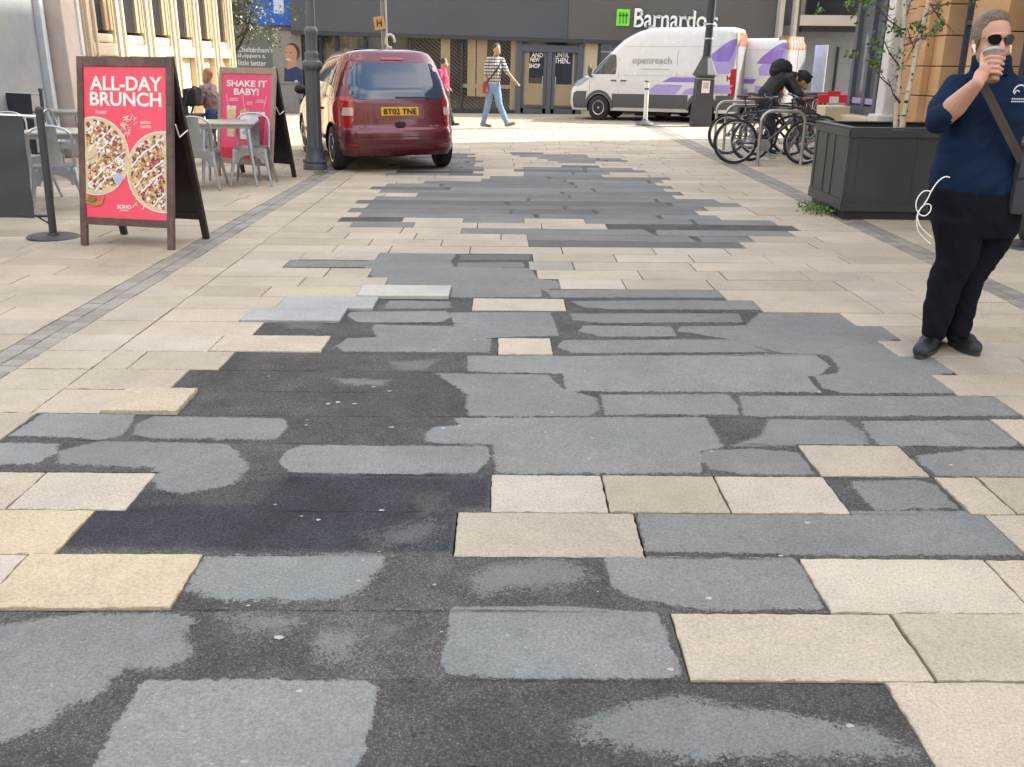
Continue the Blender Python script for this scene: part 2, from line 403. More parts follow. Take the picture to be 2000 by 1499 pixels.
# tarmac cells per course: (left px, right px) measured half way up the course
TAR = {5: [(-900, 1900)], 6: [(-700, 1850)], 7: [(-600, 1774)], 8: [(-500, 1326)], 9: [(368, 1590)], 10: [(148, 888), (1250, 1965)], 11: [(278, 958), (1635, 1858)],
 12: [(-120, 1578), (1786, 2080)], 13: [(40, 1965)], 14: [(368, 1972)], 15: [(352, 1843)], 16: [(445, 1845)], 17: [(638, 972), (1078, 1732)],
 18: [(505, 1742)], 19: [(672, 1655)], 20: [(735, 922), (1105, 1479)], 21: [(880, 1410)], 22: [(755, 1092)], 23: [(724, 1048)], 24: [(560, 1032)],
 25: [(738, 1040)], 27: [(1033, 1450)], 28: [(1030, 1468)], 29: [(902, 1547)], 30: [(686, 808), (1185, 1555)], 31: [(664, 786), (905, 1023), (1143, 1512)],
 32: [(704, 1403)], 33: [(682, 1361)], 34: [(718, 1378)], 35: [(697, 1445)], 36: [(732, 1400)], 37: [(815, 1316)], 38: [(743, 1332)], 39: [(725, 1297)],
 40: [(755, 1312)], 41: [(829, 1280)], 42: [(941, 1294)], 43: [(958, 1308)], 44: [(755, 943), (1023, 1175)], 45: [(775, 923), (1025, 1190)],
 46: [(780, 944), (1005, 1260)], 47: [(780, 943), (1023, 1235)], 48: [(760, 925), (1097, 1170)], 49: [(780, 927)], 50: [(780, 943), (1090, 1163)], 51: [(800, 927), (1070, 1225)],
 52: [(800, 928), (1050, 1213)], 53: [(810, 912), (1015, 1148)], 54: [(830, 928), (1000, 1145)], 55: [(996, 1060)]}
# joints of the near pale slabs (px at mid course), tint choices
JOINT = {7: [1774], 8: [1781], 9: [8, 1970], 10: [], 11: [52, 1182, 1410, 1945], 12: [], 13: [], 14: [222], 15: [178], 16: [185, 268], 17: [233, 423], 18: [300], 19: [330], 20: [], 21: [395, 520], 22: [590]}
CREAM = [(0.42, 0.362, 0.282), (0.44, 0.376, 0.293), (0.40, 0.348, 0.272), (0.42, 0.37, 0.30), (0.40, 0.345, 0.262)]
SPECIAL = {(9, 180): (0.46, 0.385, 0.262), (10, 60): (0.46, 0.385, 0.262), (19, 580): (0.33, 0.34, 0.335), (20, 640): (0.34, 0.35, 0.34), (20, 1010): (0.44, 0.385, 0.31),
           (21, 800): (0.44, 0.43, 0.39), (14, 300): (0.45, 0.38, 0.28), (24, 1075): (0.30, 0.28, 0.25), (32, 900): (0.28, 0.26, 0.23), (11, 1070): (0.44, 0.39, 0.33)}
LIFT = {(21, 800): 0.015, (14, 300): 0.013, (20, 640): 0.008, (19, 580): 0.010, (9, 180): 0.002, (17, 540): 0.006}
JOINT[19] += [480]; JOINT[20] += [548]; JOINT[21] += [702]; JOINT[24] = [1120]; JOINT[17] += []
def kpx(px, c):                                   # pixel column at mid course -> world X
    Y = YK(c+0.5)
    x = 0.0
    d0 = None
    lo, hi = 0.0, 1499.0
    for _ in range(40):
        mid = (lo+hi)/2
        if mid < 135: lo = mid; continue
        g = gp(px, mid)
        if g.y > Y or g.y < 0: lo = mid
        else: hi = mid
    return gp(px, (lo+hi)/2).x
def xline(px1, py1, px2, py2):
    a = gp(px1, py1); b = gp(px2, py2)
    return lambda Y: a.x+(b.x-a.x)*(Y-a.y)/(b.y-a.y)
# sett strips (two rows of small granite setts either side)
LS0 = xline(0, 687, 560, 371); LS1 = xline(0, 739, 560, 396)
RS0 = xline(1546, 386, 1990, 600); RS1 = xline(1600, 390, 1990, 570)
XMIN, XMAX = -13.0, 10.5
MJ = xline(151, 740, 560, 439)
slab_v = []; slab_f = []; slab_c = []
def add_slab(x0, x1, y0, y1, col, lift=0.0, fine=False, xl0=None, xl1=None):
    """x0/x1 at y0 ; xl0/xl1 at y1"""
    if xl0 is None: xl0 = x0
    if xl1 is None: xl1 = x1
    if min(x1-x0, xl1-xl0) < 0.03: return
    g = 0.0032+rnd.random()*0.0016
    h = lift+rnd.uniform(-0.0018, 0.0018); tx = rnd.uniform(-0.0018, 0.0018); ty = rnd.uniform(-0.0015, 0.0015)
    c = 0.004
    NS = [max(2, int((x1-x0)/0.025)), max(2, int((y1-y0)/0.025))]*2
    def ring(ins, z):
        pts = [(x0+g+ins, y0+g+ins), (x1-g-ins, y0+g+ins), (xl1-g-ins, y1-g-ins), (xl0+g+ins, y1-g-ins)]
        out = []
        if fine:
            for i in range(4):
                p, q = pts[i], pts[(i+1) % 4]; L = math.dist(p, q); n = NS[i]
                nx, ny = (q[1]-p[1])/L, -(q[0]-p[0])/L
                for j in range(n):
                    t = j/n; e = (nv(p[0]+(q[0]-p[0])*t, p[1]+(q[1]-p[1])*t)-0.5)*0.006 if j else 0
                    out.append((p[0]+(q[0]-p[0])*t+nx*e, p[1]+(q[1]-p[1])*t+ny*e))
        else: out = pts
        cx, cy = (x0+x1)/2, (y0+y1)/2
        return [(p[0], p[1], z+h+(p[0]-cx)*tx*2+(p[1]-cy)*ty*4) for p in out]
    A = ring(0, -0.024); B = ring(0, -0.003); C = ring(c, 0.0); n = len(A); b = len(slab_v)
    slab_v.extend(A+B+C)
    for r in range(2):
        for j in range(n):
            slab_f.append((b+r*n+j, b+r*n+(j+1) % n, b+(r+1)*n+(j+1) % n, b+(r+1)*n+j)); slab_c.append(col)
    slab_f.append(tuple(b+2*n+j for j in range(n))); slab_c.append(col)
def nv(x, y):
    s = math.sin(x*127.1+y*311.7)*43758.5453; return s-math.floor(s)
def fill(xa, xb, c, joints=(), y0=None, y1=None, edge0=None, edge1=None):
    """slabs between xa and xb on course c; edge functions for slanting ends"""
    y0 = YK(c) if y0 is None else y0; y1 = YK(c+1) if y1 is None else y1
    js = sorted(j for j in joints if xa+0.08 < j < xb-0.08)
    if not js or True:
        pts = [xa]+js+[xb]; res = [xa]
        for a, b in zip(pts[:-1], pts[1:]):
            x = a
            while b-x > 0.95:
                x += rnd.choice([0.45, 0.6, 0.6, 0.65, 0.75, 0.9]); 
                if b-x > 0.2: res.append(x)
                else: x = b
            res.append(b)
    for a, b in zip(res[:-1], res[1:]):
        col = rnd.choice(CREAM); k = rnd.uniform(0.90, 1.07); col = tuple(v*k for v in col); lift = 0
        for (cc, px), sc in SPECIAL.items():
            if cc == c and a < kpx(px, c) < b: col = sc
        for (cc, px), l in LIFT.items():
            if cc == c and a < kpx(px, c) < b: lift = l
        a0 = a1 = a; b0 = b1 = b
        if edge0 and a == xa: a0, a1 = edge0(y0), edge0(y1)
        if edge1 and b == xb: b0, b1 = edge1(y0), edge1(y1)
        add_slab(a0, b0, y0, y1, col, lift, fine=(c < 18), xl0=a1, xl1=b1)
def fill2(xa, xb, c, joints=(), edge0=None, edge1=None):
    m = MJ((YK(c)+YK(c+1))/2)
    if 12 < c < 50 and xa+.15 < m < xb-.1:
        fill(xa, m, c, joints, edge0=edge0, edge1=MJ); fill(m, xb, c, joints, edge0=MJ, edge1=edge1)
    else: fill(xa, xb, c, joints, edge0=edge0, edge1=edge1)
tar_rects = []
SETT = (0.275, 0.258, 0.23)
for c in range(3, 96):
    y0, y1 = YK(c), YK(c+1); ym = (y0+y1)/2
    cells = [(kpx(a, c), kpx(b, c)) for a, b in TAR.get(c, [])]
    jn = [kpx(j, c) for j in JOINT.get(c, [])]
    L1, R0 = LS1(ym), RS0(ym)
    inner = 19 if c < 999 else 0
    xs = L1 if L1 > XMIN else XMIN
    xe = R0 if R0 < XMAX else XMAX
    cur = xs
    for a, b in cells:
        a = max(a, XMIN*0.4)
        if a-cur > 0.05: fill2(cur, a, c, jn, edge0=LS1 if cur == xs and xs > XMIN else None)
        tar_rects.append((a, b, y0, y1, c)); cur = b
    if xe-cur > 0.05: fill2(cur, xe, c, jn, edge0=LS1 if cur == xs and xs > XMIN else None, edge1=RS0 if xe < XMAX else None)
    # setts: three per course along the strip, two wide
    for A0, A1 in ((LS0, LS1), (RS0, RS1)):
        for h in range(3):
            ya, yb = y0+(y1-y0)*h/3, y0+(y1-y0)*(h+1)/3
            if A0(ya) < XMIN or A1(ya) > XMAX: continue
            for wv in range(2):
                o = (0, 0.05)[wv]; ya2, yb2 = ya+o, yb+o
                k = rnd.uniform(0.8, 1.15)
                a0 = A0(ya2)+(A1(ya2)-A0(ya2))*wv/2; b0 = A0(ya2)+(A1(ya2)-A0(ya2))*(wv+1)/2
                a1 = A0(yb2)+(A1(yb2)-A0(yb2))*wv/2; b1 = A0(yb2)+(A1(yb2)-A0(yb2))*(wv+1)/2
                add_slab(a0, b0, ya2, yb2, tuple(v*k*(1.0 if A0 is LS0 else 0.9) for v in SETT), -0.002, False, a1, b1)
    if LS0(ym) > XMIN: fill(XMIN, LS0(ym), c, (), edge1=LS0)
    if RS1(ym) < XMAX: fill(RS1(ym), XMAX, c, (), edge0=RS1)
me = bpy.data.meshes.new('pavement'); me.from_pydata(slab_v, [], slab_f)
ca = me.attributes.new('tint', 'FLOAT_COLOR', 'FACE'); ca.data.foreach_set('color', np.array([(*c, 1.0) for c in slab_c], dtype=np.float32).ravel())
me.materials.append(ground_mat_slab()); me.update()
pav = bpy.data.objects.new('pavement', me); COL.objects.link(pav)
tag(pav, 'pale sandstone slab paving laid in courses with granite sett strips', 'pavement', kind='structure')
g = MB(); g.box((0, 40, -0.53), (300, 300, 1.0))
tag(g.build('ground', mat('joint_dirt', (0.055, 0.048, 0.04), 0.95, var=0.3, fine=0.3)), 'dark gritty bedding between the slabs', 'ground', kind='structure')
rd = MB(); rd.box((0, YK(96)+10.03, -0.055), (150, 20.0, 0.1))
tag(rd.build('road', mat('pale_paving', (0.40, 0.355, 0.28), 0.8, var=0.12, fine=0.15, fscale=40)), 'pale surfaced street in front of the shops', 'road', kind='structure')

# --- tarmac patches: signed distance to worn grey patches drives the surface
PATCH = [ # (polygon px, softness, tone)
 ([(300,1326),(715,1328),(735,1340),(700,1499),(690,1560),(150,1560),(180,1499),(215,1440),(255,1370),(275,1335)], .004, 1.12),
 ([(-300,1240),(0,1219),(80,1206),(175,1196),(367,1199),(380,1212),(350,1238),(385,1273),(332,1301),(245,1308),(196,1350),(115,1385),(87,1420),(0,1444),(-300,1470)], .012, 1.0),
 ([(430,1195),(540,1195),(590,1210),(560,1240),(500,1235),(450,1225)], .03, .8),
 ([(620,1230),(700,1225),(690,1285),(640,1290),(610,1265)], .03, .8), ([(720,1222),(800,1216),(790,1240),(740,1248)], .03, .65),
 ([(885,1187),(1100,1184),(1280,1195),(1300,1230),(1325,1310),(1310,1320),(1000,1322),(872,1312),(868,1290),(880,1215)], .003, 1.05),
 ([(1180,1390),(1260,1360),(1330,1360),(1500,1385),(1700,1420),(1790,1465),(1700,1478),(1500,1475),(1330,1484),(1230,1460),(1120,1435),(1130,1410)], .02, .9),
 ([(395,1085),(760,1083),(735,1120),(690,1165),(600,1172),(450,1172),(370,1155),(360,1148)], .014, 1.08),
 ([(900,1130),(960,1105),(1060,1090),(1130,1100),(1160,1130),(1100,1150),(1000,1150),(950,1165)], .03, .8),
 ([(1180,1087),(1545,1087),(1570,1110),(1605,1180),(1590,1186),(1380,1187),(1240,1165),(1195,1145)], .004, 1.0),
 ([(1245,995),(1945,997),(2030,1050),(2060,1080),(1560,1079),(1400,1076),(1265,1074),(1255,1040)], .003, .93),
 ([(720,1040),(850,1010),(860,1030),(830,1060),(740,1068)], .05, .5), ([(800,960),(870,960),(880,1000),(820,1010)], .05, .35),
 ([(120,880),(200,862),(440,865),(470,885),(485,915),(450,945),(360,962),(310,955),(295,935),(300,912),(110,905)], .008, .98),
 ([(-200,880),(20,865),(110,868),(112,885),(70,905),(-200,912)], .008, 1.12),
 ([(590,867),(950,869),(955,890),(930,920),(800,922),(570,920),(545,900),(560,880)], .003, 1.05),
 ([(885,815),(1375,815),(1400,850),(1412,872),(1370,880),(1365,922),(970,922),(965,868),(900,865),(835,860),(830,845),(850,832),(900,828)], .005, 1.05),
 ([(1375,882),(1470,877),(1560,885),(1590,925),(1450,925),(1390,915),(1375,900)], .004, .92),
 ([(1662,939),(1790,937),(1825,946),(1868,990),(1715,993),(1690,975)], .005, .95),
 ([(1790,890),(1900,877),(2160,880),(2160,930),(1830,928),(1800,905)], .006, 1.05),
 ([(20,850),(90,805),(260,808),(262,820),(235,850),(200,857)], .004, 1.1), ([(265,830),(300,812),(550,815),(565,828),(540,855),(300,855),(262,848)], .006, .98),
 ([(1500,818),(1650,820),(1690,845),(1695,868),(1430,872),(1490,850)], .01, .95), ([(1685,822),(1930,818),(1990,862),(1980,870),(1720,870),(1700,850)], .004, 1.08),
 ([(850,727),(1070,730),(1100,760),(1165,775),(1170,800),(1150,811),(920,812),(910,795),(915,770),(880,745)], .006, .98),
 ([(915,693),(1590,693),(1620,715),(1600,732),(1575,735),(1600,764),(1110,762),(1102,745),(1100,727),(915,723)], .003, 1.1),
 ([(1620,693),(1640,720),(1640,730),(1590,734),(1610,757),(1645,766),(1870,766),(1830,730),(1880,726),(1840,697),(1765,690),(1740,662),(1790,659),(1745,635),(1685,633),(1650,609),(1485,611),(1475,617),(1460,634),(1330,637),(1325,645),(1420,660),(1530,690)], .004, 1.0),
 ([(1172,770),(1420,769),(1440,790),(1440,809),(1185,809)], .003, 1.02), ([(1445,772),(1950,773),(2010,809),(1455,811)], .003, 1.0),
 ([(735,633),(890,637),(880,609),(1075,610),(1090,654),(960,657),(955,686),(670,685),(660,675),(680,660),(735,658),(728,640)], .004, 1.02),
 ([(685,607),(870,606),(880,618),(860,628),(700,628),(680,615)], .003, 1.05), ([(760,585),(880,587),(880,600),(750,600)], .008, .95),
 ([(1100,663),(1430,662),(1500,687),(1120,687),(1090,675)], .002, .98), ([(1140,636),(1310,637),(1320,655),(1180,656),(1130,645)], .003, 1.02),
 ([(1115,613),(1440,612),(1450,628),(1180,630),(1120,625)], .003, .95), ([(1115,588),(1470,586),(1485,604),(1200,604),(1140,600)], .003, .95),
 ([(1065,566),(1410,564),(1430,581),(1080,580)], .002, .95),
 ([(736,490),(890,494),(880,510),(885,522),(1035,524),(1050,545),(1085,548),(1105,562),(1056,565),(1056,579),(880,579),(878,565),(740,562),(730,540),(710,525)], .003, .98),
 ([(900,497),(1035,497),(1035,507),(900,507)], .008, .62), ([(895,513),(1020,512),(1025,522),(895,522)], .004, .85), ([(552,507),(718,510),(712,520),(550,519)], .003, 1.0),
 ([(540,625),(640,627),(620,645),(560,640)], .03, .55), ([(650,738),(760,742),(750,752),(680,750)], .02, .85), ([(760,705),(860,700),(830,722),(770,722)], .02, .7)]
BLACK = [([(185,982),(500,977),(560,925),(955,930),(955,988),(890,992),(886,1078),(110,1065)], 0.045), ([(640,1330),(1730,1328),(1840,1520),(680,1520)], 0.090),
         ([(430,683),(915,690),(915,865),(265,860),(340,720)], 0.090), ([(380,1083),(1180,1085),(1200,1190),(0,1185)], 0.099), ([(-100,1180),(880,1187),(870,1330),(-100,1330)], 0.107),
         ([(260,960),(560,930),(500,980),(250,985)], 0.073)]
def gpoly(poly): return np.array([[gp(x, y).x, gp(x, y).y] for x, y in poly])
def sdist(P, poly):
    n = len(poly); dmin = np.full(len(P), 1e9); ins = np.zeros(len(P), bool)
    for i in range(n):
        a = poly[i]; b = poly[(i+1) % n]; e = b-a; w_ = P-a
        t = np.clip((w_@e)/(e@e+1e-12), 0, 1)
        d = np.hypot(*(w_-t[:, None]*e).T); dmin = np.minimum(dmin, d)
        c1 = (a[1] <= P[:, 1]) != (b[1] <= P[:, 1])
        with np.errstate(divide='ignore', invalid='ignore'):
            xi = a[0]+(P[:, 1]-a[1])*(b[0]-a[0])/(b[1]-a[1]+1e-12)
        ins ^= c1 & (P[:, 0] < xi)
    return np.where(ins, -dmin, dmin)
patches = [(gpoly(p), s, t) for p, s, t in PATCH]
for (a, b, y0, y1, c) in tar_rects:                       # far courses: patches a metre or so long, some merged
    if c < 26: continue
    x = a-0.05
    while x < b:
        L = rnd.uniform(0.7, 2.2); e = min(x+L, b+0.05)
        up = 0.02 if rnd.random() < 0.35 else -0.006; dn = 0.02 if rnd.random() < 0.3 else -0.006
        if rnd.random() < 0.94:
            patches.append((np.array([[x+.02, y0-dn], [e-.02, y0-dn], [e-.03+rnd.uniform(-.05, .03), y1+up], [x+.03, y1+up]]), rnd.choice([.003, .005, .012]), rnd.choice([.6, .78, .85, .92, .95, 1.0])))
        x = e
TV = []; TF = []; nb = 0
for (a, b, y0, y1, c) in tar_rects:
    sp = max(0.011, 0.0030*y0)
    nx = max(2, int((b-a)/sp)); ny = max(2, int((y1-y0)/sp))
    gx, gy = np.meshgrid(np.linspace(a, b, nx+1), np.linspace(y0, y1, ny+1))
    TV.append(np.stack([gx.ravel(), gy.ravel()], 1))
    i = np.arange(nx)[None, :]+np.arange(ny)[:, None]*(nx+1)+nb
    TF.append(np.stack([i, i+1, i+nx+2, i+nx+1], 2).reshape(-1, 4)); nb += (nx+1)*(ny+1)
P = np.concatenate(TV); F = np.concatenate(TF)
wear = np.full(len(P), 1.0); soft = np.full(len(P), .005); tone = np.full(len(P), .9)
for poly, s, t in patches:
    lo = poly.min(0)-0.15; hi = poly.max(0)+0.15
    idx = np.where((P[:, 0] > lo[0]) & (P[:, 0] < hi[0]) & (P[:, 1] > lo[1]) & (P[:, 1] < hi[1]))[0]
    if len(idx) == 0: continue
    d = sdist(P[idx], poly); better = d < wear[idx]
    ii = idx[better]; wear[ii] = d[better]; soft[ii] = s; tone[ii] = t
base = np.full(len(P), 0.100)
for poly, v in BLACK:
    d = sdist(P, gpoly(poly)); k = np.clip(0.5-d/0.04, 0, 1); base = base*(1-k)+v*k
Z = -0.0035-0.004*np.clip(np.sin(P[:, 0]*2.1+np.sin(P[:, 1]*1.7)*1.3)*np.sin(P[:, 1]*2.9+1.0), -1, 1)-0.003*np.clip(wear/0.02, 0, 1)
me = bpy.data.meshes.new('tarmac'); me.vertices.add(len(P)); me.vertices.foreach_set('co', np.column_stack([P, Z]).astype(np.float32).ravel())
me.loops.add(len(F)*4); me.loops.foreach_set('vertex_index', F.astype(np.int32).ravel())
me.polygons.add(len(F)); me.polygons.foreach_set('loop_start', np.arange(0, len(F)*4, 4, dtype=np.int32))
me.update(calc_edges=True)
kf = P[:, 1]/CW+K0; crease = np.abs(kf-np.round(kf))*CW
for n_, arr in (('crease', crease), ('wear', wear), ('soft', soft), ('tone', tone), ('base', base)):
    a_ = me.attributes.new(n_, 'FLOAT', 'POINT'); a_.data.foreach_set('value', arr.astype(np.float32))
me.polygons.foreach_set('use_smooth', [True]*len(F))
me.materials.append(ground_mat_tar())
tar = bpy.data.objects.new('tarmac_patching', me); COL.objects.link(tar)
tag(tar, 'patchwork of grey and black tarmac filling the missing slabs', 'tarmac', kind='structure')
# ------------------------------------------------------------------ buildings
stone_cream = mat('cream_stone', (0.56, 0.47, 0.33), 0.75, var=0.10, vscale=1.5, fine=0.06, fscale=30, bump=0.2, bscale=25)
stone_orange = mat('orange_stone', (0.46, 0.27, 0.13), 0.8, var=0.16, vscale=1.2, col2=(0.52, 0.33, 0.18), cscale=1.0, bump=0.3, bscale=20)
stone_grey = mat('grey_render', (0.36, 0.37, 0.38), 0.7, var=0.10, vscale=0.8, col2=(0.42, 0.41, 0.40), cscale=0.5)
stone_white = mat('white_paint', (0.62, 0.61, 0.59), 0.5, var=0.06, vscale=1.5)
stone_pale = mat('pale_stone', (0.46, 0.42, 0.36), 0.75, var=0.10, vscale=1.2, bump=0.15, bscale=20)
glass_dark = mat('shop_glass', (0.02, 0.024, 0.03), 0.03, spec=1.0, var=0.05, vscale=0.7)
glass_grey = mat('window_glass', (0.06, 0.07, 0.08), 0.04, spec=0.9, var=0.3, vscale=1.0)
frame_dark = mat('dark_frame', (0.035, 0.04, 0.048), 0.4, var=0.1)
frame_slate = mat('slate_frame', (0.085, 0.10, 0.125), 0.4, var=0.1)
fascia_blue = mat('fascia_blue_grey', (0.062, 0.073, 0.092), 0.55, var=0.08, vscale=0.5, col2=(0.072, 0.083, 0.10), cscale=0.25)
fascia_brown = mat('fascia_brown_grey', (0.098, 0.095, 0.090), 0.55, var=0.06, vscale=0.5)
white_sign = mat('white_letter', (0.85, 0.86, 0.86), 0.4, var=0.02)
green_sign = mat('green_logo', (0.22, 0.72, 0.05), 0.4, var=0.03)
dark_green = mat('green_logo_figure', (0.06, 0.30, 0.03), 0.5, var=0.03)
navy = mat('navy_panel', (0.012, 0.02, 0.04), 0.25, var=0.1)

# ---- shops across the far end of the street -----------------------------------
SY = 29.6
sx0 = at(900, 200, SY).x
shop = thing('shop_row', 'long low shop building with blue grey and brown fascia across the end of the street', 'building', (sx0, SY, 0), rot=(0, R(1.1), 0))
SM = Matrix.Translation((sx0, SY, 0)) @ Matrix.Rotation(R(1.1), 4, 'Y'); SI = SM.inverted()
def sp(px, py, dy=0.0):
    v = SI @ at(px, py, SY+dy); return v.x, v.z
X = lambda px: sp(px, 130)[0]
# upper wall, well above the frame
b = MB(); b.box(((X(430)+X(1520))/2, 0.9, 5.6), (X(1520)-X(430), 1.2, 3.2)); 
b.box(((X(430)+X(1520))/2, 3.2, 3.5), (X(1520)-X(430), 3.2, 7.0)); b.build('wall', mat('upper_wall', (0.36, 0.33, 0.29), 0.8), shop)
FB = 2.22
b = MB(); b.box(((X(575)+X(1105))/2, 0.0, FB+0.95), (X(1105)-X(575)-0.01, 0.5, 1.9), ch=0.01); b.build('fascia', fascia_blue, shop)
b = MB(); b.box(((X(1105)+X(1515))/2, 0.0, FB+0.95), (X(1515)-X(1105), 0.52, 1.9), ch=0.01); f2 = b.build('fascia', fascia_brown, shop)
f2['label'] = 'brown grey fascia with charity name in white serif letters'
b = MB(); b.box(((X(575)+X(1515))/2, -0.02, FB-0.05), (X(1515)-X(575), 0.5, 0.10)); b.build('lintel', frame_dark, shop)
# name
def sl_(px0, px1, py0, py1, y=-0.265):
    a = sp(px0, py1, y); c = sp(px1, py0, y); return a[0], c[0], a[1], c[1]
x0, x1, z0, z1 = sl_(1203, 1231, 19, 51)
b = MB(); b.box(((x0+x1)/2, -0.28, (z0+z1)/2), (x1-x0, 0.03, z1-z0), ch=0.012)
b.build('logo_panel', green_sign, shop)
b = MB(); cx, cz, ww, hh = (x0+x1)/2, (z0+z1)/2, x1-x0, z1-z0
for i in (-1, 0, 1):
    b.box((cx+i*ww*0.24, -0.3, cz-hh*0.08), (ww*0.10, 0.012, hh*0.52)); b.ell((cx+i*ww*0.24, -0.3, cz+hh*0.27), (ww*0.08, 0.008, ww*0.08), 10, 6)
b.box((cx, -0.3, cz+hh*0.14), (ww*0.72, 0.012, hh*0.10)); b.build('logo_figure', dark_green, shop)
x0, x1, z0, z1 = sl_(1237, 1403, 20, 54)
nm = lettering("Barnardo's", white_sign, shop, W=(x1-x0), H=(z1-z0), bold=0.010, ext=0.05, serif=True, M=face_y(((x0+x1)/2, -0.31, (z0+z1)/2)))
b = MB()                                                       # slab serifs under and over the stems
for i, fx in enumerate([.03, .155, .245, .34, .39, .455, .60, .65, .745]):
    pass
# plinth / sill line
b = MB(); b.box(((X(800)+X(1135))/2, 0.05, 0.05), (X(1135)-X(800), 0.24, 0.16)); b.box(((X(1135)+X(1515))/2, 0.05, 0.04), (X(1515)-X(1135), 0.24, 0.12)); b.build('sill', frame_dark, shop)
# glazing bays
stripe = bpy.data.materials.new('striped_window_film'); stripe.use_nodes = True
t = stripe.node_tree; N = t.nodes; L = t.links; bs = N['Principled BSDF']; bs.inputs['Roughness'].default_value = 0.12; bs.inputs['Specular IOR Level'].default_value = 0.8
tc = N.new('ShaderNodeTexCoord'); mp = N.new('ShaderNodeMapping'); mp.inputs['Rotation'].default_value = (0, R(-38), 0); L.new(tc.outputs['Object'], mp.inputs[0])
wv = N.new('ShaderNodeTexWave'); wv.bands_direction = 'Z'; wv.inputs['Scale'].default_value = 3.6; wv.inputs['Distortion'].default_value = 0; L.new(mp.outputs[0], wv.inputs[0])
cr = N.new('ShaderNodeValToRGB'); cr.color_ramp.elements[0].position = 0.45; cr.color_ramp.elements[0].color = (0.012, 0.013, 0.018, 1); cr.color_ramp.elements[1].position = 0.6; cr.color_ramp.elements[1].color = (0.075, 0.062, 0.048, 1)
L.new(wv.outputs['Fac'], cr.inputs[0]); L.new(cr.outputs[0], bs.inputs['Base Color'])
def pane(px0, px1, m, y=0.0, z0=0.13, z1=FB-0.1, name='window'):
    b = MB(); b.box(((X(px0)+X(px1))/2, y, (z0+z1)/2), (X(px1)-X(px0), 0.02, z1-z0)); return b.build(name, m, shop)
def posts(pxs, wpx=6, m=frame_dark, y=-0.04, z0=0.0, z1=FB-0.1):
    for p in pxs:
        b = MB(); b.box((X(p), y, (z0+z1)/2), (wpx/62.0, 0.1, z1-z0), ch=0.01); b.build('window_post', m, shop)
pane(803, 901, stripe); pane(905, 938, stripe); pane(938, 1008, stripe)
cream_reflection = mat('cream_reflection', (0.34, 0.275, 0.18), 0.2, var=0.10, vscale=1.2, spec=0.7)  # cream facade reflections, painted as flat panels on the glass
for a_, c_ in ((861, 879), (913, 929), (931, 951), (997, 1008)):
    pane(a_, c_, cream_reflection, y=-0.016, z0=0.5 if a_ < 990 else 0.14, name='painted_reflection')
pane(903, 1008, cream_reflection, y=-0.0155, z0=0.75, z1=0.86, name='painted_reflection')
posts([802, 902, 1010], 5)
# boarded shop doors with navy panels
pane(1012, 1132, glass_dark, y=0.02)
posts([1013, 1133], 11, m=frame_slate, y=-0.1); posts([1073], 9, m=frame_slate, y=-0.08, z1=FB-0.3)
b = MB(); b.box(((X(1012)+X(1132))/2, -0.09, FB-0.28), (X(1132)-X(1012), 0.1, 0.2)); b.build('door_frame', frame_slate, shop)
for (a_, c_) in ((1018, 1068), (1078, 1128)):
    b = MB(); xx0, xx1 = X(a_), X(c_)
    for bx in (xx0+0.05, xx1-0.05): b.box((bx, -0.05, 1.0), (0.09, 0.06, 1.9))
    for bz in (0.13, 1.9): b.box(((xx0+xx1)/2, -0.052, bz), (xx1-xx0, 0.056, 0.14))
    d = b.build('door', frame_slate, shop)
    b = MB(); b.tube([((xx1-0.12 if a_ < 1050 else xx0+0.12), -0.12, 0.8), ((xx1-0.12 if a_ < 1050 else xx0+0.12), -0.12, 1.15)], 0.015); b.build('handle', mat('steel', (0.55, 0.56, 0.57), 0.3, 1.0), d)
    b = MB(); b.box(((xx0+xx1)/2+(0.12 if a_ < 1050 else -0.06), -0.03, 1.46 if a_ < 1050 else 1.40), ((xx1-xx0)*(0.62 if a_ < 1050 else 0.72), 0.012, 0.72 if a_ < 1050 else 0.95)); b.build('notice_panel', navy, d)
    b = MB(); b.box(((xx0+xx1)/2-(0.23 if a_ < 1050 else -0.28), -0.028, 1.2), (0.16 if a_ < 1050 else 0.10, 0.01, 1.3)); b.box(((xx0+xx1)/2, -0.027, 0.62), ((xx1-xx0)*0.8, 0.01, 0.62)); b.build('painted_reflection', cream_reflection, d)  # reflected cream facade painted as panels on the door glass
for txt, px0, px1, py0, py1 in (("AND", 1038, 1061, 104, 112), ("NEW", 1036, 1054, 113, 121), ("SHOP", 1033, 1055, 125, 133), ("UNTIL", 1084, 1112, 104, 112), ("THEN..", 1083, 1114, 114, 124)):
    x0, x1, z0, z1 = sl_(px0, px1, py0, py1, -0.05); lettering(txt, white_sign, shop, W=x1-x0, H=z1-z0, bold=0.02, M=face_y(((x0+x1)/2, -0.045, (z0+z1)/2)))
# bay behind the van: cream pier, window with shelves
b = MB(); b.box((X(1151), -0.02, 1.1), (X(1166)-X(1137), 0.14, FB-0.1), ch=0.01); b.build('pier', stone_cream, shop)
pane(1166, 1510, glass_grey, y=0.02); posts([1168, 1300, 1430, 1512], 6)
b = MB()
for z in (0.8, 1.2, 1.55, 1.9): b.box(((X(1172)+X(1290))/2, 0.0, z), (X(1290)-X(1172), 0.02, 0.05))
b.build('shelf', stone_pale, shop)
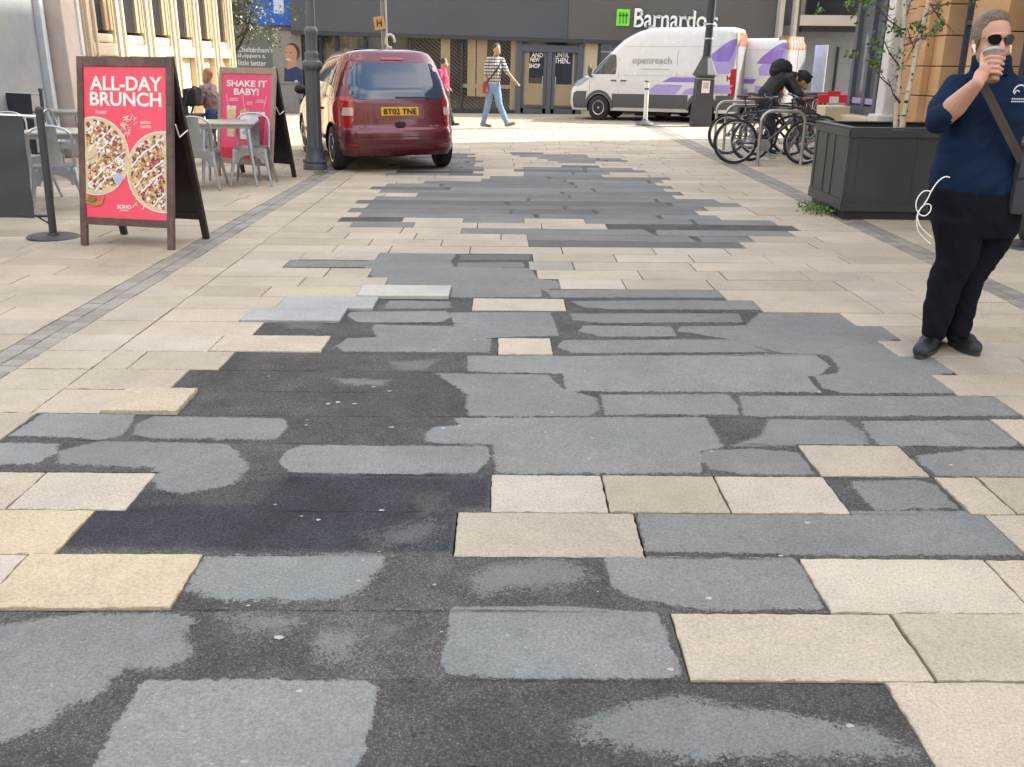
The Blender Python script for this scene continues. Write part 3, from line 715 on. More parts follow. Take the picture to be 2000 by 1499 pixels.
# left: recessed dark shop front and poster panels
b = MB(); b.box(((X(620)+X(800))/2, 0.02, 1.1), (X(800)-X(620), 0.02, 2.2)); b.build('window', glass_dark, shop)
posts([628, 660, 715, 800], 7, m=navy, y=0.0)
b = MB(); b.box(((X(436)+X(575))/2, 0.06, 1.4), (X(575)-X(436), 0.05, 2.8)); b.box((X(500), 0.1, 4.2), (X(575)-X(430), 0.1, 2.8)); b.build('grey_panel', mat('grey_hoarding', (0.12, 0.13, 0.14), 0.5, var=0.15), shop)
b = MB(); b.box(((X(575)+X(625))/2, 0.04, 1.1), (X(625)-X(575), 0.06, 2.2)); b.build('side_panel', navy, shop)
x0, x1, z0, z1 = sl_(466, 537, 92, 129, 0.03)
for i, tx in enumerate(("Cheltenham's", "shoppers a", "little better")):
    zz = z1-(i+0.5)*(z1-z0)/3; lettering(tx, mat('white_vinyl', (0.62, 0.63, 0.64), 0.5), shop, H=(z1-z0)/3*0.82, W=(x1-x0)*(.94, .72, .74)[i], bold=0.01, M=face_y(((x0+(x0+(x1-x0)*(.94, .72, .74)[i]))/2, 0.028, zz)))
# blue sign with pale block
x0, x1, z0, z1 = sl_(480, 571, -30, 48, -0.05)
b = MB(); b.box(((x0+x1)/2, -0.06, (z0+z1)/2), (x1-x0, 0.12, z1-z0), ch=0.01); bsn = b.build('blue_sign', mat('blue_sign', (0.01, 0.10, 0.50), 0.35), shop)
b = MB(); b.box((x1-0.42, -0.125, z0+0.75), (0.30, 0.012, 0.85)); b.build('sign_block', mat('pale_sign_block', (0.45, 0.55, 0.70), 0.4), bsn)
# portrait poster
x0, x1, z0, z1 = sl_(537, 587, 62, 193, 0.0)
po = MB(); cx, cz, ww, hh = (x0+x1)/2, (z0+z1)/2, x1-x0, z1-z0
po.box((cx, 0.0, cz), (ww, 0.03, hh), mi=0)
def disc(mb, c, rx, rz, y, mi, n=22, rot=0.0):
    pts = [(c[0]+rx*math.cos(a)*math.cos(rot)-rz*math.sin(a)*math.sin(rot), c[1]+rx*math.cos(a)*math.sin(rot)+rz*math.sin(a)*math.cos(rot)) for a in [2*math.pi*i/n for i in range(n)]]
    mb.prism(pts, y, y+0.002, 'y', mi)
disc(po, (cx+0.20*ww, cz+0.20*hh), .26*ww, .13*hh, -0.018, 3)
disc(po, (cx+0.13*ww, cz+0.17*hh), .22*ww, .135*hh, -0.020, 1)
disc(po, (cx+0.05*ww, cz+0.085*hh), .10*ww, .012*hh, -0.0225, 4, rot=-0.2)
for q in (-.02, .14): disc(po, (cx+q*ww, cz+0.19*hh), .035*ww, .008*hh, -0.0225, 3)
po.prism([(cx+.02*ww, cz+.08*hh), (cx+.30*ww, cz+.12*hh), (cx+.33*ww, cz-.08*hh), (cx-.02*ww, cz-.08*hh)], -0.019, -0.017, 'y', 1)
po.prism([(cx-.1*ww, cz-.02*hh), (cx+.0*ww, cz-.06*hh), (cx+.3*ww, cz-.01*hh), (cx+.49*ww, cz-.06*hh), (cx+.49*ww, cz-.34*hh), (cx-.16*ww, cz-.34*hh)], -0.022, -0.0195, 'y', 2)
disc(po, (cx+0.28*ww, cz-0.24*hh), .06*ww, .028*hh, -0.026, 4)
po.build('poster', [mat('poster_grey', (0.22, 0.22, 0.21), 0.5), mat('poster_skin', (0.42, 0.24, 0.17), 0.6), mat('poster_navy', (0.02, 0.035, 0.12), 0.5), mat('poster_hair', (0.05, 0.035, 0.03), 0.6), mat('poster_white', (0.6, 0.6, 0.62), 0.5)], shop)

ub = MB(); p = gp(565, 218); ub.box((0, 0, 0.42), (0.55, 0.35, 0.84), ch=0.02); ub.box((0, 0, 0.86), (0.60, 0.40, 0.05), ch=0.01)
o = ub.build('utility_cabinet', mat('cabinet_grey', (0.20, 0.21, 0.22), 0.6)); o.location = (at(566, 200, 28.6).x, 28.6, 0); tag(o, 'small grey utility box below the portrait poster', 'cabinet')

# ---- pale stone building with columns at the far right ---------------------------
pb = thing('stone_frontage', 'pale stone frontage with dark framed upper window right of the charity shop', 'building', (at(1600, 150, 29.0).x, 29.0, 0))
PO = pb.location.copy()
def pp(px, py, y=29.0):
    v = at(px, py, y)-PO; return v.x, v.z
def pbox(px0, px1, py0, py1, dep, y, m, name, z0=None, z1=None, ch=0.01):
    a = pp(px0, py1, 29.0+y); c = pp(px1, py0, 29.0+y)
    za = a[1] if z0 is None else z0; zb = c[1] if z1 is None else z1
    b = MB(); b.box(((a[0]+c[0])/2, y+dep/2, (za+zb)/2), (c[0]-a[0], dep, zb-za), ch=ch); return b.build(name, m, pb)
pbox(1512, 1526, 0, 230, 0.35, -0.1, stone_pale, 'column', z0=0, z1=6)
pbox(1532, 1562, 0, 230, 0.35, -0.3, stone_pale, 'column', z0=0, z1=6)
pbox(1562, 1700, 31, 50, 0.5, -0.25, stone_pale, 'lintel')
pbox(1563, 1760, 0, 30, 0.4, 0.15, stone_pale, 'wall', z1=7.5)
pbox(1573, 1700, -10, 29, 0.1, -0.06, glass_dark, 'window')
pbox(1500, 1740, 52, 235, 0.1, 0.5, mat('grey_passage', (0.22, 0.23, 0.24), 0.7), 'back_wall', z0=0)
pbox(1490, 1800, -30, 235, 0.1, 0.9, MATS['grey_passage'], 'back_wall', z0=0, z1=7.5)
pbox(1566, 1680, 50, 62, 0.3, 0.0, frame_dark, 'canopy')
pbox(1624, 1640, 92, 185, 0.05, 0.42, glass_dark, 'slit_window'); pbox(1592, 1602, 95, 185, 0.05, 0.42, glass_dark, 'slit_window')

# ---- cream classical building on the left -----------------------------------------
BX = at(170, 120, 15.6).x
cb = thing('cream_building', 'sunlit cream stone building with tall piers and recessed windows on the left', 'building', (BX, 15.4, 0))
y_end = 23.6; Lb = y_end-15.4
b = MB(); b.box((-3.0, Lb/2, 5.0), (5.0, Lb, 10.0)); b.build('wall', stone_cream, cb)
nb_ = 6; bay = Lb/nb_
for i in range(nb_+1):
    y = i*bay+(0.2 if i == 0 else (-0.2 if i == nb_ else 0))
    b = MB(); b.box((-0.18, y, 5.0), (0.60, 0.40, 10.0), ch=0.02); b.box((-0.16, y-.13, 5.0), (0.66, 0.07, 10.0), ch=0.015); b.box((-0.16, y+.13, 5.0), (0.66, 0.07, 10.0), ch=0.015)
    b.box((-0.14, y, 0.35), (0.68, 0.46, 0.7), ch=0.02); b.build('pier', stone_cream, cb)
for i in range(nb_):
    y = (i+0.5)*bay; wd = bay-0.40
    b = MB(); b.box((-0.19, y, 0.75), (0.36, wd-0.004, 1.5)); b.box((-0.01, y, 0.95), (0.05, wd*0.62, 0.75), ch=0.015); b.build('apron_panel', stone_cream, cb)
    b = MB(); b.box((-0.08, y, 1.60), (0.44, wd-0.004, 0.20), ch=0.03); b.box((-0.10, y, 1.78), (0.36, wd-0.02, 0.14), ch=0.03); b.build('window_sill', stone_cream, cb)
    b = MB(); b.box((0.0, y, 5.5), (0.04, wd*0.98, 7.2)); wn_ = b.build('window', mat('dark_recess', (0.02, 0.022, 0.026), .5, spec=.25), cb)
    b = MB(); b.box((0.0, y+wd*0.37, 5.5), (0.16, wd*0.24, 7.2), ch=0.02); b.box((0.03, y+wd*0.42, 5.5), (0.16, wd*0.10, 7.2), ch=0.02); b.box((-0.02, y-wd*0.46, 5.5), (0.1, wd*0.07, 7.2), ch=0.01)
    b.build('window_reveal', mat('tan_stone', (0.42, 0.31, 0.19), 0.8, var=.1), cb)
# ---- near-left grey shop front ------------------------------------------------------
gb = thing('grey_shopfront', 'grey painted shop front with tall pale glazed panels beside the cream building', 'building', (BX+0.05, 8.0, 0))
b = MB(); b.box((-3.0, 1.5, 4.5), (5.4, 11.4, 9.0)); b.build('wall', stone_grey, gb)
pane_pale = mat('pale_glass', (0.27, 0.30, 0.32), 0.15, var=0.22, vscale=0.9, spec=0.8, col2=(0.34, 0.34, 0.33), cscale=0.8)
for k, (ya, yb) in enumerate(((0.6, 2.3), (2.7, 4.35), (4.75, 6.5))):
    b = MB(); b.box((-0.28, (ya+yb)/2, 2.6), (0.04, yb-ya, 5.0)); pn = b.build('glazed_panel', pane_pale, gb)
    b = MB()
    for yy in (ya-0.06, yb+0.06): b.box((-0.24, yy, 2.6), (0.16, 0.12, 5.2), ch=0.015)
    b.box((-0.24, (ya+yb)/2, 0.13), (0.14, yb-ya, 0.26), ch=0.01); b.build('panel_frame', mat('blue_white_frame', (0.48, 0.51, 0.55), 0.4), pn)
b = MB(); b.box((-0.12, 7.0, 4.5), (0.34, 0.55, 9.0), ch=0.02); b.build('corner_pilaster', mat('pinkish_pilaster', (0.50, 0.42, 0.37), 0.7), gb)
b = MB(); b.box((-0.10, 7.25, 4.5), (0.36, 0.10, 9.0), ch=0.02); b.tube([(0.1, 6.8, 2.4), (0.1, 6.8, 3.2)], 0.02, 6); b.build('downpipe', stone_white, gb)

# ---- right hand building: orange stone, bay shop front, added shade-casting wing -----------------------
RX = 6.3
rb = thing('orange_stone_building', 'orange sandstone building with tall windows behind the planter', 'building', (RX, 15.3, 0))
# stone piers and windows along the street face (local y negative = nearer)
b = MB(); b.box((3.2, -5.5, 6.0), (5.6, 11.0, 12.0)); b.build('wall', mat('inner_brick', (0.30, 0.20, 0.12), 0.85), rb)
def course_stone(name, y0, y1, z0, z1, dep, m, hh=0.42, off=0.0):
    """ashlar: blocks with real joints, one part"""
    b = MB(); z = z0; r = 0
    while z < z1-0.05:
        z2 = min(z+hh, z1)
        b.box((off+dep/2+0.0, (y0+y1)/2, (z+z2)/2), (dep, y1-y0-0.006, z2-z-0.012), ch=0.012); z = z2; r += 1
    return b.build(name, m, rb)
def ry(px, hx=RX):                                # world Y at which the ray of column px meets plane X=hx (eye height)
    d = ray(px, 130); return d.y*hx/d.x-15.3
ys = [(1762, 1803), (1803, 1835)]
course_stone('stone_pier', ry(1838), ry(1760), 0.62, 7.0, 0.45, stone_orange)
course_stone('stone_pier', ry(1818), ry(1790), 0.62, 7.0, 0.12, stone_orange, off=-0.12)
course_stone('stone_pier', ry(1952), ry(1885), 0.62, 7.0, 0.45, stone_orange)
course_stone('stone_pier', ry(2120), ry(2075), 0.62, 7.0, 0.45, stone_orange)
b = MB(); b.box((0.2, (ry(1760)+ry(2300))/2, 0.31), (0.62, ry(1760)-ry(2300), 0.62), ch=0.02); b.build('plinth', mat('dark_plinth', (0.10, 0.09, 0.085), 0.7), rb)
for a_, c_ in ((1885, 1838), (2075, 1952)):
    y0_, y1_ = ry(a_), ry(c_); ym = (y0_+y1_)/2
    b = MB(); b.box((0.32, ym, 4.0), (0.03, y1_-y0_, 6.8)); wn_ = b.build('window', glass_grey, rb)
    b = MB()
    for k in range(3): b.box((0.29, y0_+(k+0.0)*(y1_-y0_)/2, 4.0), (0.07, 0.06, 6.8))
    for z in (0.75, 2.05, 3.3): b.box((0.29, ym, z), (0.06, y1_-y0_, 0.06))
    b.build('frame', frame_slate, wn_)
    b = MB(); b.box((0.36-0.03, ym, 1.15), (0.015, (y1_-y0_)*0.9, 0.7)); b.build('autumn_display', mat('ochre_display', (0.34, 0.20, 0.07), 0.7, var=0.5, vscale=14, col2=(0.16, 0.10, 0.05), cscale=9), wn_)
b = MB(); b.box((0.05, ry(1741), 4.0), (0.34, 0.30, 8.0), ch=0.03); b.box((0.02, ry(1741), 0.35), (0.46, 0.42, 0.7), ch=0.03); b.build('white_column', stone_white, rb)
# bay shop front further along
y0_, y1_ = ry(1728), ry(1652)
b = MB(); b.box((0.06, (y0_+y1_)/2, 0.31), (0.5, y1_-y0_, 0.62), ch=0.02); b.build('stall_riser', stone_cream, rb)
b = MB(); b.box((0.22, (y0_+y1_)/2, 3.4), (0.03, y1_-y0_, 5.4)); wn_ = b.build('shop_window', mat('bay_glass', (0.12, 0.13, 0.14), 0.04, spec=1.0, var=0.2), rb)
b = MB()
for t_ in (0.0, 0.33, 0.62, 1.0): b.box((0.18, y0_+(y1_-y0_)*t_, 3.4), (0.12, 0.14, 5.5), ch=0.01)
for z in (0.70, 3.0): b.box((0.18, (y0_+y1_)/2, z), (0.10, y1_-y0_, 0.14))
b.build('frame', frame_slate, wn_)
b = MB(); b.box((0.15, (y0_+y1_)/2, 0.86), (0.012, (y1_-y0_)*0.85, 0.10)); b.build('window_strip', mat('lilac_strip', (0.34, 0.30, 0.52), 0.4), wn_)
b = MB(); b.box((2.4, y1_/2+0.4, 6.0), (4.2, 2.0, 12.0)); b.build('end_wall', stone_pale, rb)
b = MB(); b.box((3.2+0.0, -11.5, 6.0), (5.9, 1.4, 12.0)); b.box((12.4, -3.1, 9.5), (10.0, 21.0, 19.0)); b.build('added_shade_wing', stone_pale, rb)  # out-of-frame wing, added to cast the foreground shade
# unseen terrace added behind the camera only to reflect in the far shop glass
bb = thing('reflection_terrace', 'unseen pale stone terrace added for reflections in the shop glass', 'building', (2.0, -16.0, 0))
b = MB(); b.box((0, -1.0, 6.0), (34, 2, 12)); b.build('wall', stone_cream, bb)
for i in range(9):
    b = MB(); b.box((-14+i*3.5, 0.1, 5.0), (0.7, 0.5, 10), ch=0.02); b.build('pier', stone_cream, bb)
    b = MB(); b.box((-12.25+i*3.5, 0.01, 2.6), (1.7, 0.05, 3.2)); b.build('window', glass_dark, bb)
# ------------------------------------------------------------------ street furniture
steel = mat('steel', (0.55, 0.56, 0.57), 0.3, 1.0)
galv = mat('galvanised', (0.42, 0.45, 0.49), 0.32, 0.9, var=0.12, vscale=9)
iron = mat('iron_grey_paint', (0.10, 0.11, 0.125), 0.45, var=0.12, vscale=5, bump=0.1, bscale=40)
black_paint = mat('black_paint', (0.022, 0.024, 0.028), 0.4, var=0.15)
char_paint = mat('charcoal_paint', (0.045, 0.048, 0.055), 0.5, var=0.15, vscale=4)

# ---- pavement signs -------------------------------------------------------------------
wood_dark = mat('dark_wood', (0.085, 0.045, 0.038), 0.5, var=0.35, vscale=14, col2=(0.13, 0.075, 0.062), cscale=8)
wood_pale = mat('pale_wood', (0.33, 0.26, 0.20), 0.6, var=0.2, vscale=14)
pink = mat('poster_pink', (0.80, 0.07, 0.12), 0.35, var=0.03, vscale=1)
pink2 = mat('poster_magenta', (0.80, 0.085, 0.20), 0.35, var=0.03, vscale=1)
cream_p = mat('print_cream', (0.62, 0.50, 0.30), 0.45, var=0.15, vscale=30)
white_p = mat('print_white', (0.80, 0.78, 0.76), 0.45, var=0.03)
crim_p = mat('print_crimson', (0.35, 0.03, 0.07), 0.45, var=0.3, vscale=40)
tan_p = mat('print_tan', (0.50, 0.26, 0.08), 0.45, var=0.2, vscale=40)
olive_p = mat('print_olive', (0.16, 0.16, 0.05), 0.45, var=0.3, vscale=40)
blue_p = mat('print_blue', (0.35, 0.48, 0.66), 0.45, var=0.1)
chalk = mat('chalkboard', (0.012, 0.014, 0.02), 0.35, var=0.2)

def a_board(label, fl, fr, rear, top_l, H, wood, poster, back=chalk):
    """fl, fr: front feet px; rear: right rear foot px"""
    a = gp(*fl); b_ = gp(*fr); c_ = gp(*rear)
    wv_ = b_-a; W_ = wv_.length; rz = math.atan2(wv_.y, wv_.x)
    t = thing('pavement_sign', label, 'sign', tuple(a+wv_*0.5), rz)
    d = (Matrix.Rotation(-rz, 3, 'Z') @ (c_-b_)); D = max(0.35, d.y)
    lean = math.atan2(D/2, H); Lh = H/math.cos(lean)
    F = Matrix.Rotation(-lean, 4, 'X')                     # front leaf frame: z up the leaf
    B = Matrix.Translation((0, D, 0)) @ Matrix.Rotation(lean, 4, 'X')
    fw = 0.055
    def leaf(M, m, nm):
        b = MB(); b.M = M
        for s_ in (-1, 1): b.box((s_*(W_/2-fw/2), 0, Lh/2), (fw, 0.035, Lh), ch=0.004)
        b.box((0, 0, Lh-0.04), (W_-2*fw-0.001, 0.033, 0.075), ch=0.004); b.box((0, 0, 0.20), (W_-2*fw-0.001, 0.033, 0.06), ch=0.004)
        return b.build(nm, m, t)
    leaf(F, wood, 'front_frame'); leaf(B, mat('blackened_wood', (0.025, 0.018, 0.018), 0.5, var=0.3, vscale=14), 'rear_frame')
    b = MB(); b.M = B; b.box((0, 0, Lh*0.5+0.075), (W_-2*fw, 0.012, Lh-0.30)); b.build('chalkboard', back, t)
    b = MB(); b.M = F; b.box((0, 0.0, Lh*0.5+0.075), (W_-2*fw-0.002, 0.014, Lh-0.305)); p = b.build('poster', poster, t)
    for s_ in (-1, 1): b = MB(); b.M = F; b.box((s_*(W_/2-0.03), 0.02, Lh+0.0), (0.05, 0.05, 0.02)); b.build('hinge', steel, t)
    b = MB(); b.tube([F @ Vector((W_/2+0.004, 0.02, Lh*0.66)), F @ Vector((W_/2-0.01, 0.10, Lh*0.60)), B @ Vector((W_/2, 0, Lh*0.62))], 0.006, 6); b.build('stay_cord', white_p, t)
    return t, p, F, W_-2*fw, 0.235, Lh-0.08
def clip_ell(c, rx, rz, x0, x1, z0, z1, rot=0, n=60):
    out = []
    for i in range(n):
        a = 2*math.pi*i/n; x = rx*math.cos(a); z = rz*math.sin(a)
        X_ = c[0]+x*math.cos(rot)-z*math.sin(rot); Z_ = c[1]+x*math.sin(rot)+z*math.cos(rot)
        out.append((min(max(X_, x0), x1), min(max(Z_, z0), z1)))
    return out
def pizza(b, c, r, box_, seed, drizzle):
    q = random.Random(seed); x0, x1, z0, z1 = box_
    b.prism(clip_ell(c, r*1.02, r*1.02, x0, x1, z0, z1), -0.0100, -0.0082, 'y', 1)
    b.prism(clip_ell(c, r, r, x0, x1, z0, z1), -0.0115, -0.0101, 'y', 2)
    lay = -0.0116
    for i in range(900):
        a = q.uniform(0, 6.28); rr = r*0.90*math.sqrt(q.random()); x = c[0]+rr*math.cos(a); z = c[1]+rr*math.sin(a)
        s_ = q.uniform(0.008, 0.024); lay -= 0.000002
        if not (x0+s_*1.3 < x < x1-s_*1.3 and z0+s_ < z < z1-s_): continue
        m = q.choice([3, 3, 3, 1, 4, 5, 2, 1, 4, 3, 7]); k = q.randint(5, 7); ro = q.uniform(0, 3); el = q.uniform(0.5, 1)
        pts = []
        for j in range(k):
            an = 2*math.pi*j/k; w1 = s_*q.uniform(0.6, 1.1)
            xx = w1*math.cos(an); zz = w1*math.sin(an)*el
            pts.append((x+xx*math.cos(ro)-zz*math.sin(ro), z+xx*math.sin(ro)+zz*math.cos(ro)))
        n0 = len(b.v); b.add([(p_[0], lay, p_[1]) for p_ in pts], [tuple(range(k))], m)
    for i in range(drizzle):
        o = -r+2*r*(i+0.5)/drizzle
        half = math.sqrt(max(0, r*r*0.8-o*o)); ang = R(40); lay -= 0.00002
        pts = []
        for j in range(14):
            t_ = -half+2*half*j/13; x = c[0]+t_*math.cos(ang)-o*math.sin(ang)+q.uniform(-.008, .008); z = c[1]+t_*math.sin(ang)+o*math.cos(ang)+q.uniform(-.01, .01)
            pts.append((x, z))
        for p1, p2 in zip(pts[:-1], pts[1:]):
            if not all(x0+.01 < p_[0] < x1-.01 and z0+.01 < p_[1] < z1-.01 for p_ in (p1, p2)): continue
            w1 = 0.0065 if q.random() < .75 else 0.003; nx, nz = -math.sin(ang)*w1, math.cos(ang)*w1
            b.add([(p1[0]-nx, lay, p1[1]-nz), (p2[0]-nx, lay, p2[1]-nz), (p2[0]+nx, lay, p2[1]+nz), (p1[0]+nx, lay, p1[1]+nz)], [(0, 1, 2, 3)], 1 if i % 3 else 4)
pm = [pink, white_p, cream_p, crim_p, tan_p, olive_p, blue_p, mat('print_dark', (0.09, 0.035, 0.03), .45)]
t, p, F, PW, PZ0, PZ1 = a_board('tall pink pavement sign reading ALL-DAY BRUNCH in a dark wooden frame', (160, 479), (341, 489), (400, 466), None, 1.46, wood_dark, pink)
PHt = PZ1-PZ0
U = lambda u: (u-902)/625.0*PW
V = lambda v: PZ0+(1240-v)/1100.0*PHt
b = MB(); b.M = F; bx = (-PW/2+0.003, PW/2-0.003, PZ0, PZ1)
rr = 258/625.0*PW
pizza(b, (U(668), V(790)), rr, bx, 3, 9); pizza(b, (U(1182), V(892)), rr*1.03, bx, 5, 9)
b.prism(clip_ell((U(642), V(775)), .062, .075, *bx), -0.0135, -0.013, 'y', 2)
b.prism(clip_ell((U(846), V(950)), .040, .044, *bx), -0.0142, -0.0136, 'y', 6)
q = random.Random(4)
for (cu, cv, n_, sx, sz) in ((930, 560, 26, .075, .08), (1000, 1105, 10, .05, .06)):
    for i in range(n_):
        x = U(cu)+q.uniform(-sx, sx)*0.9; z = V(cv)+q.uniform(-sz, sz); a = q.uniform(-1.2, 1.2)+1.57*(q.random() < .2); l = q.uniform(.012, .028)
        dx, dz = l*math.cos(a), l*math.sin(a); nx, nz = -math.sin(a)*.0028, math.cos(a)*.0028; lay = -0.0105-i*1e-5
        b.add([(x-dx-nx, lay, z-dz-nz), (x+dx-nx, lay, z+dz-nz), (x+dx+nx, lay, z+dz+nz), (x-dx+nx, lay, z-dz+nz)], [(0, 1, 2, 3)], 1 if i % 4 else 2)
for k in range(4): b.tube([(U(585)+.005, -.011, V(1060+k*25)), (U(630+k*14), -.013, V(1140+k*6)), (U(700+k*3), -.013, V(1130+k*4)), (U(735-k*4), -.012, V(1080+k*16))], .0065, 6, mi=4)
b.prism(clip_ell((U(640), V(1110)), .035, .03, *bx), -0.020, -0.0195, 'y', 5)
b.build('printed_food', pm, p, fix=False)
TF_ = F @ Matrix.Translation((0, -0.0105, 0)) @ Matrix.Rotation(math.pi/2, 4, 'X')
def board_text(txt, cu, cv, wu, hv, par, m=white_p, bold=0.025, base=902, kx=625.0):
    lettering(txt, m, par, W=wu/kx*PW, H=hv/1100.0*PHt, bold=bold, ext=0.0006, M=F @ face_y(((cu-base)/kx*PW, -0.0095, PZ0+(1240-cv)/1100.0*PHt)))
board_text('ALL-DAY', 912, 258, 545, 102, p); board_text('BRUNCH', 908, 370, 540, 102, p)
board_text('ITCH MELT', 722, 468, 88, 22, p, bold=.01)
board_text('BUCKHA', 1060, 535, 76, 20, p, bold=.01); board_text('CHICKEN', 1058, 566, 80, 20, p, bold=.01)
board_text('SOHO', 886, 1157, 108, 30, p); board_text('COFFEE Co', 884, 1184, 70, 12, p, bold=.01)

t, p, F, PW, PZ0, PZ1 = a_board('pink pavement sign reading SHAKE IT BABY! in a pale wooden frame behind the cafe table', (424, 343), (531, 353), (560, 345), None, 1.36, wood_pale, pink2)
PHt = PZ1-PZ0
b = MB(); b.M = F
def shake(cu, zt, zb, w1, w2, m1, m2):
    x = cu; b.prism([(x-w2, zb), (x+w2, zb), (x+w1, zt), (x-w1, zt)], -0.0100, -0.0085, 'y', m1)
    for i in range(9):
        disc(b, (x+(i % 3-1)*w1*0.6, zt+0.012+0.012*(i//3)), w1*0.42, 0.016, -0.0112-i*2e-5, 2 if i % 2 else m2)
shake(-PW*.29, PZ0+PHt*.58, PZ0+PHt*.26, .085, .06, 2, 1); shake(-PW*.02, PZ0+PHt*.55, PZ0+PHt*.24, .08, .058, 1, 4); shake(PW*.30, PZ0+PHt*.52, PZ0+PHt*.14, .08, .06, 3, 1)
b.prism([(-PW*.48, PZ0+.01), (PW*.48, PZ0+.01), (PW*.48, PZ0+PHt*.12), (-PW*.48, PZ0+PHt*.13)], -0.0099, -0.0086, 'y', 0)
for (x, ) in ((-PW*.40,), (-PW*.07,), (PW*.40,)):
    for i in range(7): b.box((x+(0.006*i if x < .1 else -0.006*i), -0.0095, PZ0+PHt*(.75-.022*i)), (.007, .001, .018), mi=1)
b.prism(clip_ell((-PW*.02, PZ0+PHt*.32), .028, .03, -1, 1, 0, 3), -0.0125, -0.012, 'y', 6)
b.build('printed_drinks', [mat('print_red', (0.62, 0.03, 0.06), 0.4), white_p, cream_p, crim_p, tan_p, olive_p, blue_p], p, fix=False)
def bt2(txt, cu, zf, wf, hf, bold=.03): lettering(txt, white_p, p, W=wf*PW, H=hf*PHt, bold=bold, ext=0.0006, M=F @ face_y((cu*PW, -0.0095, PZ0+zf*PHt)))
bt2('SHAKE IT', .0, .89, .80, .075); bt2('BABY!', .0, .795, .50, .08)
bt2('CRAMBERRY', -.26, .71, .19, .016, .01); bt2('NAMASTINI', -.26, .69, .17, .016, .01); bt2('MANGO', .08, .675, .10, .016, .01); bt2('MELLOW', .08, .655, .12, .016, .01); bt2('DOUBLE', .29, .70, .12, .016, .01); bt2('CHOCOLATE', .29, .68, .18, .016, .01)

# ---- cafe windbreak barriers ------------------------------------------------------------
canvas_g = mat('grey_canvas', (0.050, 0.058, 0.062), 0.75, var=0.12, vscale=4, bump=0.25, bscale=8)
canvas_n = mat('navy_canvas', (0.02, 0.026, 0.038), 0.7, var=0.15)
def windbreak(label, post_px, ang, length, m, H=1.04, low=0.16):
    o = gp(*post_px); t = thing('windbreak', label, 'barrier', tuple(o), rot=(0, R(2.2), ang))
    for k, x in enumerate((0.0, -length)):
        b = MB(); b.tube([(x, 0, 0.015), (x, 0, H)], 0.031 if m is canvas_g else 0.024, 14); b.lathe([(0.034, H), (0.034, H+0.012), (0.02, H+0.03)], 14, (x, 0, 0)); b.build('post', char_paint, t, True)
        b = MB(); b.lathe([(0.21, 0.0), (0.21, 0.010), (0.19, 0.018), (0.05, 0.022), (0.045, 0.04)], 28, (x, 0, 0)); b.build('base_plate', char_paint, t, True)
    b = MB(); b.tube([(0, 0, H-0.05), (-length, 0, H-0.05)], 0.014, 8); b.build('top_rail', steel, t, True)
    b = MB(); b.tube([(-0.02, 0, low+0.02), (-length, 0, low+0.02)], 0.012, 8); b.tube([(-0.0, 0, low-0.06), (-0.12, 0, low+0.02)], 0.008, 6); b.build('bottom_rail', black_paint, t, True)
    b = MB(); nx, nz = 26, 14; vs = []; fs = []
    for i in range(nx+1):
        for j in range(nz+1):
            x = -0.13-(length-0.26)*i/nx; z = low+(H-0.05-low)*j/nz
            vs.append((x, -0.02+0.010*math.sin(i*0.9+j*0.25)*(1-j/nz)+0.006*math.sin(j*1.1+i*.3), z))
    for i in range(nx):
        for j in range(nz): a = i*(nz+1)+j; fs.append((a, a+1, a+nz+2, a+nz+1))
    b.add(vs, fs); b.build('canvas', m, t, True); return t
windbreak('grey canvas windbreak on round footed posts, nearest the camera', (105, 464), R(6), 1.75, canvas_g)
windbreak('dark navy canvas windbreak behind the metal chairs', (96, 326), R(3), 0.86, canvas_n, H=1.03)

